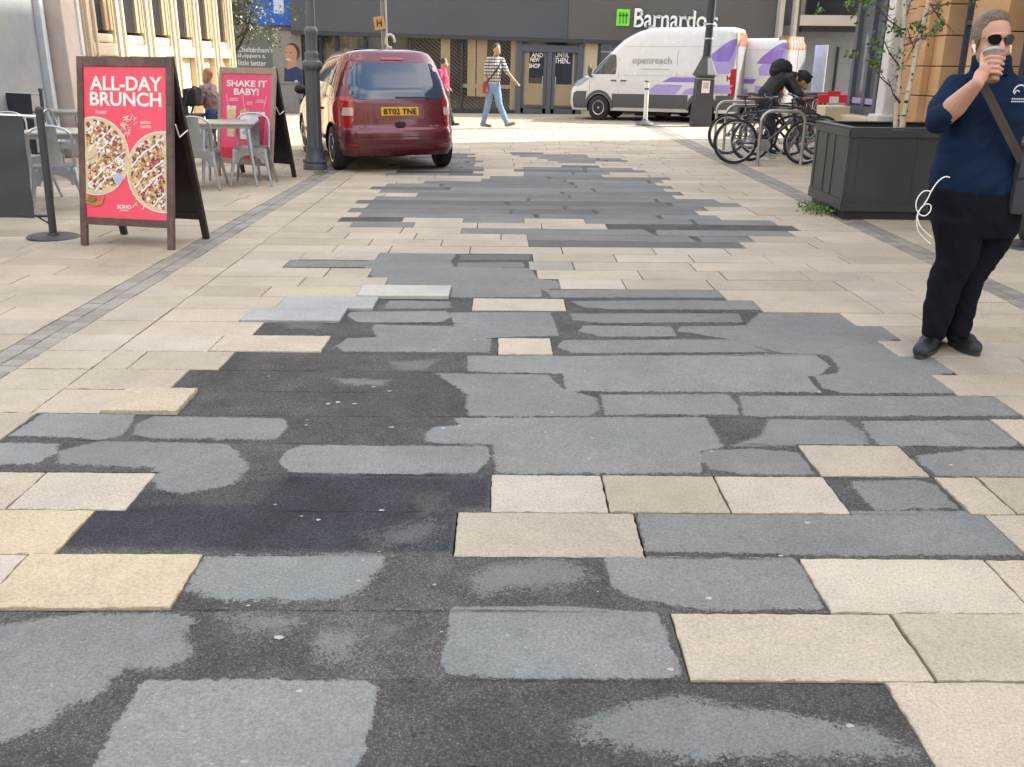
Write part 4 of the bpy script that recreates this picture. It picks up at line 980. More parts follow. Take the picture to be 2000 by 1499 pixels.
# ---- bistro chairs and tables ---------------------------------------------------------------
def make_chair():
    t = thing('metal_chair', 'x', 'chair')
    s = 0.19
    b = MB()
    pts = []
    for i in range(28):
        a = 2*math.pi*i/28; pts.append((math.copysign(abs(math.cos(a))**.45, math.cos(a))*s, math.copysign(abs(math.sin(a))**.45, math.sin(a))*s))
    b.prism(pts, 0.435, 0.452)
    b.prism([(x*1.04, y*1.04) for x, y in pts], 0.40, 0.434)
    b.build('seat', galv, t, True, 30)
    for sx in (-1, 1):
        for sy in (-1, 1):
            b = MB(); b.tube([(sx*s*0.86, sy*s*0.86, 0.43), (sx*s*0.98, sy*s*0.98, 0.33), (sx*(s+0.055), sy*(s+0.06), 0.0)], [0.040, 0.024, 0.013], 8, flat=0.7)
            b.lathe([(0.014, 0), (0.014, 0.02)], 8, (sx*(s+0.055), sy*(s+0.06), 0.0)); b.build('leg', galv, t, True)
    for sx in (-1, 1):                                                 # arched aprons
        b = MB(); pr = []
        for i in range(11): a = math.pi*i/10; pr.append((0.135*math.cos(a), 0.27+0.10*math.sin(a)))
        poly = [(-0.185, 0.40), (-0.185, 0.27), (-0.15, 0.27)]+[(x, z) for x, z in reversed(pr)]+[(0.15, 0.27), (0.185, 0.27), (0.185, 0.40)]
        b.prism(poly, sx*(s+0.004), sx*(s+0.008), 'x'); b.build('apron', galv, t)
        b = MB(); b.prism(poly, sx*(s+0.004), sx*(s+0.008), 'y'); b.build('apron', galv, t)
    hoop = [(-0.185, 0.16, 0.43), (-0.19, 0.20, 0.55), (-0.195, 0.235, 0.70)]
    for i in range(1, 12):
        a = math.pi*(1-i/12.0); hoop.append((0.19*math.cos(a), 0.245+0.012*math.sin(a), 0.73+0.105*math.sin(a)))
    hoop += [(0.195, 0.235, 0.70), (0.19, 0.20, 0.55), (0.185, 0.16, 0.43)]
    b = MB(); b.tube(hoop, 0.0125, 8); b.build('back_hoop', galv, t, True)
    b = MB(); vs = []; fs = []
    for i in range(9):
        z = 0.44+0.385*i/8; y = 0.165+0.095*(i/8)**0.8; hw = 0.075-0.005*i/8
        for j in range(5): vs.append((-hw+2*hw*j/4, y+0.010*(1-(j-2)**2/4), z))
    for i in range(8):
        for j in range(4): a = i*5+j; fs.append((a, a+1, a+6, a+5))
    n_ = len(vs); vs += [(x, y+0.004, z) for x, y, z in vs]; fs += [tuple(n_+k for k in reversed(f)) for f in fs]
    b.add(vs, fs); b.build('backrest', galv, t, True); return t
ch0 = make_chair(); first = [True]
def place_chair(px, py, rz, label):
    c = ch0 if first[0] else copy_tree(ch0); first[0] = False
    c.location = gp(px, py); c.rotation_euler = (0, 0, rz); c['label'] = label; c['group'] = 'silver metal cafe chairs'
def make_table():
    t = thing('bistro_table', 'x', 'table')
    b = MB(); b.box((0, 0, 0.735), (0.70, 0.70, 0.028), ch=0.012); b.box((0, 0, 0.70), (0.60, 0.60, 0.045)); b.build('table_top', mat('table_metal', (0.50, 0.50, 0.48), 0.35, 0.7, var=0.1), t, True, 30)
    for sx in (-1, 1):
        for sy in (-1, 1):
            b = MB(); b.tube([(sx*0.25, sy*0.25, 0.70), (sx*0.31, sy*0.31, 0.012)], [0.030, 0.015], 8); b.lathe([(0.016, 0), (0.016, 0.02)], 8, (sx*0.31, sy*0.31, 0)); b.build('leg', galv, t, True)
    return t
tb0 = make_table(); ft = [True]
def place_table(px, py, rz, label):
    c = tb0 if ft[0] else copy_tree(tb0); ft[0] = False
    c.location = gp(px, py); c.rotation_euler = (0, 0, rz); c['label'] = label; c['group'] = 'square metal cafe tables'
place_table(455, 359, R(10), 'square metal cafe table in front of the SHAKE IT BABY sign')
place_table(140, 397, R(4), 'square metal cafe table beside the left edge of the ALL-DAY BRUNCH sign, lower one')
place_table(142, 318, R(2), 'square metal cafe table farther back, in front of the pale glazed panels')
place_chair(497, 360, R(6), 'metal chair standing against the SHAKE IT BABY sign')
place_chair(398, 368, R(185), 'metal chair with its leg showing right of the ALL-DAY BRUNCH sign')
place_chair(392, 322, R(100), 'metal chair behind the small cafe table, under the walking frame')
place_chair(118, 412, R(205), 'metal chair between windbreak post and ALL-DAY BRUNCH sign')
place_chair(52, 388, R(160), 'metal chair with rounded back just over the grey windbreak')
place_chair(30, 362, R(20), 'metal chair with hoop back half hidden behind the grey windbreak')
place_chair(76, 306, R(15), 'metal chair with the highest hoop back, in front of the navy windbreak')
place_chair(-2, 318, R(-15), 'metal chair cut off by the left edge of the picture')
place_chair(150, 345, R(95), 'metal chair side on between the two left tables')

# ---- lamp posts ---------------------------------------------------------------------------------
o = gp(616, 331)
lp = thing('lamp_post', 'fluted grey iron lamp post with ringed collar beside the red car', 'lamp post', tuple(o), rot=(0, R(1.6), 0))
b = MB(); b.lathe([(0.165, 0), (0.168, 0.05), (0.16, 0.075), (0.150, 0.09), (0.158, 0.11), (0.150, 0.135), (0.128, 0.20), (0.120, 0.29), (0.122, 0.31)], 32)
for i in range(16):
    a = 2*math.pi*i/16; b.ell((0.155*math.cos(a), 0.155*math.sin(a), 0.115), (0.018, 0.018, 0.025), 8, 6)
b.build('base', iron, lp, True, 35)
b = MB(); b.lathe([(0.115, 0.31), (0.105, 0.36), (0.100, 1.28), (0.108, 1.33)], 48, flute=12, fd=0.09); b.build('shaft', iron, lp, True, 35)
b = MB(); b.lathe([(0.108, 1.33), (0.135, 1.36), (0.142, 1.40), (0.130, 1.44), (0.100, 1.46), (0.088, 1.50), (0.094, 1.53), (0.088, 1.56), (0.078, 1.58)], 32); b.build('collar', iron, lp, True, 35)
b = MB(); b.lathe([(0.078, 1.58), (0.082, 1.78), (0.092, 1.81), (0.094, 1.84), (0.080, 1.87), (0.064, 1.89), (0.056, 2.4), (0.05, 5.0)], 40, flute=0); b.build('upper_shaft', iron, lp, True, 35)
o = gp(1367, 247)
l2 = thing('lamp_post', 'black lamp post with square cabinet base and taped notice in front of the white van', 'lamp post', tuple(o), rot=(0, R(1.6), 0))
b = MB(); b.loft([((0, 0, 0), .33, .33), ((0, 0, 0.02), .33, .33), ((0, 0, 1.20), .285, .285)], 4); b.build('cabinet', char_paint, l2)
q = [v for v in l2.children]
for c_ in kids(l2): c_.rotation_euler = (0, 0, R(45))
b = MB(); b.loft([((0, 0, 1.20), .305, .305), ((0, 0, 1.24), .305, .305), ((0, 0, 1.62), .125, .125), ((0, 0, 1.66), .115, .115)], 8); b.build('cap', char_paint, l2)
b = MB(); b.lathe([(0.105, 1.6), (0.10, 1.8), (0.095, 2.2), (0.085, 6.0)], 20); b.build('shaft', black_paint, l2, True)
for z in (2.05, 2.38): b = MB(); b.lathe([(0.11, z), (0.112, z+0.02), (0.11, z+0.035)], 20); b.build('strap', steel, l2)
b = MB(); b.lathe([(0.292, 1.13), (0.292, 1.15)], 4); st_ = b.build('strap', steel, l2); st_.rotation_euler = (0, 0, R(45))
b = MB(); b.box((0.0, -0.232, 0.95), (0.20, 0.008, 0.29)); nt_ = b.build('notice', mat('paper', (0.72, 0.68, 0.60), 0.7, var=0.05), l2)
b = MB(); b.box((0.0, -0.238, 0.98), (0.13, 0.002, 0.14)); b.build('print', mat('print_grey', (0.45, 0.42, 0.38), 0.7), nt_)
o = at(755, 200, 17.6); o.z = 0
sp_ = thing('sign_pole', 'slim grey pole with strapped orange plate and hooked rope rising behind the red car', 'sign pole', tuple(o))
b = MB(); b.tube([(0, 0, 0), (0, 0, 4.5)], 0.055, 14); b.build('pole', mat('pole_grey', (0.20, 0.21, 0.22), 0.45), sp_, True)
b = MB(); b.tube([(0.045, -0.05, 0.5), (0.05, -0.05, 4.5)], 0.018, 8)
for z in (2.52, 2.62, 2.95): b.lathe([(0.085, z), (0.085, z+0.05)], 14)
b.build('conduit', mat('pale_conduit', (0.5, 0.5, 0.48), 0.5), sp_, True)
b = MB(); b.box((-0.07, -0.08, 2.10), (0.19, 0.012, 0.22), rot=Euler((0, R(-8), 0)), ch=0.004); pl = b.build('orange_plate', mat('orange_plate', (0.62, 0.34, 0.10), 0.5), sp_)
lettering('H', mat('black_print', (0.02, 0.02, 0.02), 0.5), pl, W=0.09, H=0.12, bold=.03, M=face_y((-0.07, -0.089, 2.10)))
b = MB(); b.tube([(0.05+0.13*math.sin(a)*0.6+0.06, -0.07, 1.80+0.11*math.cos(a)) for a in [R(-200+20*i) for i in range(16)]], 0.022, 8); b.build('rope_hook', mat('rope_cream', (0.62, 0.56, 0.45), 0.7), sp_, True)
o = at(1262, 200, 24.2); o.z = 0
bo = thing('bollard', 'slim white bollard on a rubber domed foot in front of the van', 'bollard', tuple(o))
b = MB(); b.lathe([(0.235, 0), (0.235, 0.035), (0.20, 0.075), (0.10, 0.11), (0.06, 0.16)], 28); b.build('foot', mat('worn_rubber', (0.10, 0.10, 0.105), 0.35, var=0.4, vscale=10), bo, True)
b = MB(); b.tube([(0, 0, 0.12), (0, 0, 1.05)], 0.055, 16); b.build('post', stone_white, bo, True)
b = MB(); b.lathe([(0.058, 1.04), (0.06, 1.06), (0.045, 1.08)], 16); b.lathe([(0.058, 0.86), (0.058, 0.90)], 16); b.build('cap', char_paint, bo, True)

# ---- planter with birches ---------------------------------------------------------------------------
fl_ = gp(1646, 430); bl_ = gp(1592, 396)
plw = 1.30; pld = 1.15
pl_ = thing('planter', 'large square dark grey metal planter holding two young birches', 'planter', (fl_.x+plw/2, fl_.y+pld/2, 0), rz=R(-1.5))
pm_ = mat('planter_grey', (0.032, 0.040, 0.040), 0.42, var=0.12, vscale=2.0, col2=(0.042, 0.048, 0.046), cscale=1.4, bump=0.05, bscale=12)
PH = 0.86
b = MB(); b.box((0, 0, 0.045), (plw-0.06, pld-0.06, 0.09)); b.build('kick_base', black_paint, pl_)
b = MB()
for (cx, cy, dx, dy) in ((0, -pld/2+.02, plw, .04), (0, pld/2-.02, plw, .04), (-plw/2+.02, 0, .04, pld-.082), (plw/2-.02, 0, .04, pld-.082)):
    b.box((cx, cy, 0.08+(PH-0.08)/2), (dx, dy, PH-0.08), ch=0.006)
b.build('box', pm_, pl_)
b = MB()                                                             # raised rim, stiles and rails
for (x0_, x1_) in ((-plw/2-.012, plw/2+.012),):
    for yy in (-pld/2-.008, pld/2+.008): b.box((0, yy, PH-0.03), (plw+.016, 0.016, 0.075), ch=.003); b.box((0, yy, 0.12), (plw+.016, 0.014, 0.07), ch=.003)
    for xx in (-plw/2-.008, plw/2+.008): b.box((xx, 0, PH-0.03), (0.016, pld-.02, 0.073), ch=.003); b.box((xx, 0, 0.14), (0.020, pld-.02, 0.098), ch=.004)
for xx in (-plw/2+.05, -.0, plw/2-.05): b.box((xx, -pld/2-.003, 0.49), (0.014 if xx == -.0 else 0.07, 0.010, 0.60), ch=.002)
for yy in (-pld/2+.05, -.12, .14, pld/2-.05): b.box((-plw/2-.003, yy, 0.49), (0.010, 0.012 if abs(yy) < .3 else 0.07, 0.60), ch=.002)
for (cx, cy, dx, dy) in ((0, -pld/2+.03, plw+.03, .09), (0, pld/2-.03, plw+.03, .09), (-plw/2+.03, 0, .09, pld-.13), (plw/2-.03, 0, .09, pld-.13)):
    b.box((cx, cy, PH+0.018), (dx, dy, 0.016), ch=.004)
b.build('trim', pm_, pl_)
b = MB(); b.box((0, 0, PH-0.05), (plw-.09, pld-.09, 0.04)); b.build('soil', mat('soil', (0.035, 0.026, 0.02), 0.95, var=0.4, vscale=20, bump=1, bscale=40), pl_)
bark = mat('birch_bark', (0.52, 0.45, 0.33), 0.7, var=0.12, vscale=8, col2=(0.62, 0.56, 0.45), cscale=5)
barkd = mat('birch_scar', (0.03, 0.025, 0.02), 0.8)
twig = mat('birch_twig', (0.09, 0.05, 0.035), 0.7)
leafm = mat('birch_leaf', (0.085, 0.15, 0.03), 0.5, var=0.35, vscale=9, trans=0.0)
def leaf_at(b, p, s_, q_, droop=0.5):
    n = Vector((q_.uniform(-1, 1), q_.uniform(-1, 1), q_.uniform(-.2, 1))).normalized(); u = n.orthogonal().normalized()
    u = (Matrix.Rotation(q_.uniform(0, 6.28), 3, n) @ u); v = n.cross(u)
    p = Vector(p)
    b.add([p-u*s_*.1, p+u*s_*.35+v*s_*.36+n*s_*.05, p+u*s_*1.0, p+u*s_*.35-v*s_*.36+n*s_*.05], [(0, 1, 2, 3)])
def birch(label, pts_px, Y, twigs, leaves, seed, r0, top=None):
    q_ = random.Random(seed)
    W = [at(x, y, Y) for x, y in pts_px]; base_ = W[0].copy(); base_.z = PH-0.06
    t = thing('birch_tree', label, 'tree', tuple(base_)); P_ = [Vector((0, 0, 0))]+[w_-base_ for w_ in W[1:]]
    last = P_[-1]; dirv = (P_[-1]-P_[-2]).normalized(); P_ += [last+dirv*0.8+Vector((0, 0, .3)), last+dirv*1.4+Vector((0, 0, 1.0))]
    fine = []
    for a, c_ in zip(P_[:-1], P_[1:]):
        for i in range(8): fine.append(a.lerp(c_, i/8)+Vector((q_.uniform(-.003, .003), q_.uniform(-.003, .003), 0)))
    k = len(fine); b = MB(); b.tube(fine, [r0*(1-0.55*i/k)*(1+q_.uniform(-.05, .05)) for i in range(k)], 12); b.build('trunk', bark, t, True)
    b = MB()
    for i in range(26):
        j = q_.randrange(2, k-3); a = q_.uniform(3.2, 6.2); rad = r0*(1-0.55*j/k); c_ = fine[j]
        b.box(c_+Vector((math.cos(a)*rad*.93, math.sin(a)*rad*.93, 0)), (rad*q_.uniform(.4, 1.0), rad*.35, q_.uniform(.008, .028)), rot=Euler((0, 0, a+1.57)), ch=.002)
    b.build('bark_scars', barkd, t)
    tw = MB(); lf = MB()
    for (sp0, sp1) in twigs:
        a = at(sp0[0], sp0[1], Y)-base_; c_ = at(sp1[0], sp1[1], Y-q_.uniform(-.25, .3))-base_; m = a.lerp(c_, .5)+Vector((0, 0, -.03))
        tw.tube([a, m, c_], [.008, .006, .003], 6)
        for i in range(10):
            f = q_.uniform(.25, 1.0); p = a.lerp(c_, f); e = p+Vector((q_.uniform(-.09, .09), q_.uniform(-.09, .09), q_.uniform(-.09, .05)))
            tw.tube([p, e], [.003, .0015], 4, caps=False)
    for (lx, ly, n_, s_) in leaves:
        for i in range(n_):
            p = at(lx+q_.gauss(0, s_), ly+q_.gauss(0, s_), Y+q_.uniform(-.12, .12))-base_; leaf_at(lf, p, q_.uniform(.035, .055), q_)
    for i in range(500):                                               # crown above the frame
        p = P_[-1]+Vector((q_.gauss(0, .45), q_.gauss(0, .45), q_.gauss(.1, .5)))
        leaf_at(lf, p, .05, q_)
    tw.build('twigs', twig, t); lf.build('leaves', leafm, t, fix=False); return t
PYb = fl_.y+pld*0.45
birch('young birch with straight pale trunk, left one in the planter', [(1750, 250), (1753, 190), (1760, 110), (1765, 50), (1768, -30)], PYb,
      [((1755, 200), (1735, 155)), ((1740, 170), (1700, 120)), ((1757, 130), (1722, 70)), ((1755, 205), (1752, 145)), ((1762, 90), (1820, 60)), ((1766, 40), (1780, 0)), ((1765, 60), (1705, 5))],
      [(1665, 105, 22, 7), (1690, 10, 60, 16), (1660, 5, 22, 10), (1708, 85, 16, 6), (1712, 110, 34, 9), (1706, 125, 20, 6), (1745, 55, 22, 7), (1757, 65, 14, 5), (1758, 128, 22, 5), (1755, 105, 16, 5), (1728, 45, 12, 5), (1600, 20, 12, 5), (1735, 18, 8, 5)], 11, 0.028)
birch('young birch with leaning spotted trunk, right one in the planter', [(1761, 250), (1772, 190), (1790, 100), (1806, 40), (1820, -30)], PYb-0.06,
      [((1790, 100), (1772, 55)), ((1803, 45), (1770, 120)), ((1806, 30), (1835, 10)), ((1812, 0), (1860, 60))],
      [(1788, 50, 22, 6), (1798, 55, 14, 4), (1835, 50, 30, 8), (1838, 15, 18, 6), (1828, 58, 8, 4), (1900, 8, 6, 4), (1812, 75, 8, 4)], 23, 0.030)
wd = MB(); q_ = random.Random(5)
for (px, py, n_, s_) in ((1602, 416, 190, 16), (1580, 408, 90, 12), (1626, 421, 35, 8)):
    for i in range(n_):
        p = gp(px+q_.gauss(0, s_), py+q_.gauss(0, s_*.22)); p.z = q_.uniform(0.005, .06); leaf_at(wd, p, q_.uniform(.02, .04), q_)
o = wd.build('weeds', mat('weed_green', (0.10, 0.17, 0.035), 0.6, var=0.4, vscale=14), None, fix=False); tag(o, 'low green weeds at the foot of the planter', 'weeds', kind='stuff')
wd = MB()
for i in range(70):
    p = gp(625+q_.gauss(0, 7), 339+q_.gauss(0, 2)); p.z = q_.uniform(0.003, .03); leaf_at(wd, p, q_.uniform(.015, .03), q_)
o = wd.build('weeds', MATS['weed_green'], None, fix=False); tag(o, 'sparse weeds in the joint by the fluted lamp post', 'weeds', kind='stuff')

# ---- dark tree on the left --------------------------------------------------------------------------
TY = 24.5
o = at(466, 200, TY); o.z = 0
tr = thing('olive_tree', 'small grey green leafy tree in front of the shop wall on the left', 'tree', tuple(o))
b = MB(); b.tube([(0, 0, 0), (0.02, 0, .8), (-.03, 0, 1.7), (0.0, 0, 2.4)], [.08, .07, .06, .04], 10); b.tube([(0, 0, 1.6), (.3, .1, 2.1), (.5, 0, 2.6)], [.04, .03, .02], 8); b.tube([(0, 0, 1.7), (-.25, -.1, 2.1), (-.4, 0, 2.6)], [.035, .03, .02], 8)
b.tube([(.1, 0, 2.0), (.5, -.2, 2.2), (.9, 0, 2.3)], [.025, .02, .01], 6)
b.build('trunk', mat('olive_bark', (0.05, 0.045, 0.04), 0.8), tr, True)
q_ = random.Random(9); lf = MB()
cl = [(q_.gauss(.25, .5), q_.gauss(0, .4), q_.uniform(1.95, 3.6), q_.uniform(.12, .3)) for _ in range(85)]
for (cx, cy, cz, cr_) in cl:
    for i in range(40): leaf_at(lf, (cx+q_.gauss(0, cr_*.6), cy+q_.gauss(0, cr_*.6), cz+q_.gauss(0, cr_*.5)), q_.uniform(.05, .09), q_)
lf.build('crown', mat('olive_leaf', (0.075, 0.09, 0.045), 0.45, var=0.45, vscale=5, col2=(0.13, 0.15, 0.10), cscale=4), tr, fix=False)

# ---- bin, barrier, stone block ------------------------------------------------------------------------
o = at(1580, 200, 19.5); o.z = 0
bn = thing('street_bin', 'dark grey bin with a white scribbled tag behind the parked bicycles', 'bin', tuple(o), rz=R(6))
b = MB(); b.box((0, 0, .47), (.52, .5, .88), ch=.03); b.build('body', char_paint, bn)
b = MB(); b.box((0, 0, .935), (.57, .55, .05), ch=.015); b.build('lid', frame_slate, bn)
b = MB(); q_ = random.Random(8)
b.tube([(0.07+.11*math.cos(a), -.262, .72+.11*math.sin(a)) for a in [R(15*i) for i in range(25)]], .008, 5)
b.tube([(-.16+.035*i+q_.uniform(-.02, .02), -.262, .70+.06*(-1)**i+q_.uniform(-.02, .03)) for i in range(10)], .008, 5)
b.build('painted_tag', stone_white, bn)
o = at(1629, 200, 17.8); o.z = 0
sb = MB(); sb.box((0, 0, .38), (.46, .5, .76), ch=.02); sb.box((0, 0, .03), (.5, .54, .06), ch=.01)
o_ = sb.build('stone_plinth', stone_cream); o_.location = o; tag(o_, 'square cream stone plinth under the red and white barrier', 'plinth')
o = at(1628, 192, 18.6); o.z = 0
br = thing('traffic_barrier', 'red and white plastic barrier rail just above the cream plinth', 'barrier', tuple(o))
redp = mat('red_plastic', (0.60, 0.02, 0.04), 0.4); b = MB(); b.box((0, 0, .86), (.62, .06, .16), ch=.02); b.build('rail', redp, br)
b = MB(); b.box((0, -.035, .84), (.18, .02, .12)); b.build('reflector', stone_white, br)
b = MB(); b.box((0, 0.02, .97), (.26, .05, .06), ch=.01); b.build('handle', redp, br)
for s_ in (-1, 1):
    b = MB(); b.box((s_*.27, 0, .40), (.05, .05, .8), ch=.01); b.box((s_*.27, 0, .03), (.07, .4, .06), ch=.01); b.build('leg', redp, br)
# dark post base at the right edge, behind the woman
o = gp(2012, 482)
pb_ = thing('bollard', 'black bollard with wide flat foot cut off by the right edge of the picture', 'bollard', tuple(o))
b = MB(); b.lathe([(0.26, 0), (0.25, .02), (.12, .035), (.09, .06)], 24); b.build('foot', black_paint, pb_, True)
b = MB(); b.lathe([(.085, .05), (.12, .12), (.125, .28), (.10, .36), (.085, .42), (.085, .95), (.06, 1.0)], 20); b.build('post', black_paint, pb_, True)
# chewing gum and bits of litter trodden into the tarmac
q_ = random.Random(3); gm = MB()
spots = [(585, 1348), (478, 1485), (545, 1245), (745, 996), (660, 784), (692, 787), (760, 763), (897, 830), (765, 832), (730, 755), (865, 834), (1066, 843), (1078, 805), (1142, 723), (1252, 778), (1404, 799), (1577, 1019), (1525, 1083), (1700, 746), (1720, 778), (1600, 765), (927, 662), (848, 682), (1262, 638), (1390, 882), (1483, 722), (1858, 908), (1660, 1416), (640, 787), (598, 828), (600, 818), (1310, 1305), (992, 1240), (700, 1135), (1385, 1166)]
def tz(x, y): return -0.0035-0.004*max(-1, min(1, math.sin(x*2.1+math.sin(y*1.7)*1.3)*math.sin(y*2.9+1.0)))
def gum(x, y, s_):
    k = 9; e = q_.uniform(.5, 1); pts = [(x+s_*q_.uniform(.75, 1.25)*math.cos(6.28*j/k), y+s_*e*q_.uniform(.75, 1.25)*math.sin(6.28*j/k)) for j in range(k)]
    z_ = tz(x, y)+.0008; gm.add([(p_[0], p_[1], z_) for p_ in pts], [tuple(range(k))])
for (px, py) in spots:
    p = gp(px, py); gum(p.x, p.y, q_.uniform(.006, .012))
for _ in range(70): gum(q_.uniform(-1.4, 2.2), q_.uniform(1.7, 8.0), q_.uniform(.002, .007))
o = gm.build('gum_spots', mat('old_gum', (0.36, 0.36, 0.34), 0.7, var=0.4, vscale=5), fix=False); tag(o, 'trodden gum spots and paper flecks on the paving', 'litter', kind='stuff')
# ------------------------------------------------------------------ vehicles
car_red = mat('car_red', (0.125, 0.014, 0.028), 0.25, metal=0.35, var=0.05, coat=0.9)
car_dark = mat('car_under', (0.012, 0.012, 0.014), 0.7)
rubber = mat('rubber', (0.018, 0.018, 0.019), 0.75, var=0.2, bump=0.3, bscale=60)
alloy = mat('alloy', (0.50, 0.51, 0.52), 0.28, 0.85)
glass_car = mat('car_glass', (0.008, 0.034, 0.085), 0.02, spec=1.0, var=0.05)  # blue of the reflected sky is put into the base colour
lens_red = mat('lens_red', (0.36, 0.010, 0.016), 0.12, coat=1.0, var=0.1, vscale=20)
lens_clear = mat('lens_clear', (0.52, 0.44, 0.38), 0.12, coat=1.0, var=0.1)
def interp(t_, tab):
    for (a, va), (b_, vb) in zip(tab[:-1], tab[1:]):
        if t_ <= b_: f = (t_-a)/(b_-a); return va+(vb-va)*max(0, f)
    return tab[-1][1]
class Shell:
    """body made of horizontal outlines: half width W(z), rear R(z), front F(z)"""
    def __init__(s, W, Rr, Fr, n, z0, z1, dz, roof):
        s.W, s.R, s.F, s.n = W, Rr, Fr, n; s.zs = [z0+(z1-z0)*i/round((z1-z0)/dz) for i in range(round((z1-z0)/dz)+1)]; s.roof = roof
    def rear(s, x, z):
        w_ = interp(z, s.W); r = interp(z, s.R); f = interp(z, s.F); L_ = (f-r)/2; yc = (f+r)/2
        return yc-L_*(max(0, 1-abs(x/w_)**s.n))**(1/s.n)
    def side(s, y, z):
        w_ = interp(z, s.W); r = interp(z, s.R); f = interp(z, s.F); L_ = (f-r)/2; yc = (f+r)/2
        return w_*(max(0, 1-abs((y-yc)/L_)**s.n))**(1/s.n)
    def body(s, mb, N_=88):
        rings = []
        def ring(w_, r, f, z, crown=0):
            L_ = (f-r)/2; yc = (f+r)/2; o = []
            for j in range(N_):
                a = 2*math.pi*j/N_; ca, sa = math.cos(a), math.sin(a)
                o.append((w_*math.copysign(abs(ca)**(2/s.n), ca), yc+L_*math.copysign(abs(sa)**(2/s.n), sa), z))
            return o
        for z in s.zs: rings.append(ring(interp(z, s.W), interp(z, s.R), interp(z, s.F), z))
        w_, r, f = interp(s.zs[-1], s.W), interp(s.zs[-1], s.R), interp(s.zs[-1], s.F)
        for k, dzz in s.roof:
            rings.append(ring(w_*k, (r+f)/2+(r-f)/2*(1-(1-k)*.55), (r+f)/2+(f-r)/2*(1-(1-k)*.55), s.zs[-1]+dzz))
        vs = [p for rg in rings for p in rg]; fs = []
        for i in range(len(rings)-1):
            for j in range(N_): fs.append((i*N_+j, i*N_+(j+1) % N_, (i+1)*N_+(j+1) % N_, (i+1)*N_+j))
        fs.append(tuple(range(N_-1, -1, -1))); fs.append(tuple((len(rings)-1)*N_+j for j in range(N_)))
        mb.add(vs, fs)
    def patch(s, face, rows, off=0.004, nx=14, sub=4):
        """face 'rear' or 'left'/'right'; rows (z, s0, s1): a panel following the body surface, with thickness"""
        mb = MB(); R_ = []
        for (a, b_) in zip(rows[:-1], rows[1:]):
            for k in range(sub): t_ = k/sub; R_.append(tuple(a[i]+(b_[i]-a[i])*t_ for i in range(3)))
        R_.append(rows[-1]); vs = []; fs = []
        for lay in (off, -0.012):
            for (z, s0, s1) in R_:
                for i in range(nx+1):
                    u = s0+(s1-s0)*i/nx
                    if face == 'rear': vs.append((u, s.rear(u, z)-lay, z))
                    elif face == 'left': vs.append((-(s.side(u, z)+lay), u, z))
                    else: vs.append((s.side(u, z)+lay, u, z))
        m = len(R_); n_ = nx+1
        for j in range(m-1):
            for i in range(nx): a = j*n_+i; fs.append((a, a+1, a+n_+1, a+n_)); a += m*n_; fs.append((a, a+n_, a+n_+1, a+1))
        per = [i for i in range(nx+1)]+[j*n_+nx for j in range(1, m)]+[(m-1)*n_+i for i in range(nx-1, -1, -1)]+[j*n_ for j in range(m-2, 0, -1)]
        for i in range(len(per)): a, c_ = per[i], per[(i+1) % len(per)]; fs.append((a, c_, c_+m*n_, a+m*n_))
        mb.add(vs, fs); return mb
def cut(o, cyls):
    for (x0_, x1_, y, z, r) in cyls:
        b = MB(); k = 40; b.prism([(y+r*math.cos(2*math.pi*i/k), z+r*math.sin(2*math.pi*i/k)) for i in range(k)], x0_, x1_, 'x')
        c_ = b.build('cutter', car_dark); md = o.modifiers.new('b', 'BOOLEAN'); md.object = c_; md.operation = 'DIFFERENCE'; md.solver = 'EXACT'
        dg = bpy.context.evaluated_depsgraph_get(); dg.update(); nm = bpy.data.meshes.new_from_object(o.evaluated_get(dg)); o.modifiers.clear(); o.data = nm; bpy.data.objects.remove(c_)
        for p_ in nm.polygons:
            c0 = p_.center
            if math.hypot(c0.y-y, c0.z-z) < r+.002 and min(x0_, x1_)-.01 < c0.x < max(x0_, x1_)+.01: p_.material_index = 1
def shade(o, ang=35):
    o.data.polygons.foreach_set('use_smooth', [True]*len(o.data.polygons)); o.data.set_sharp_from_angle(angle=R(ang))
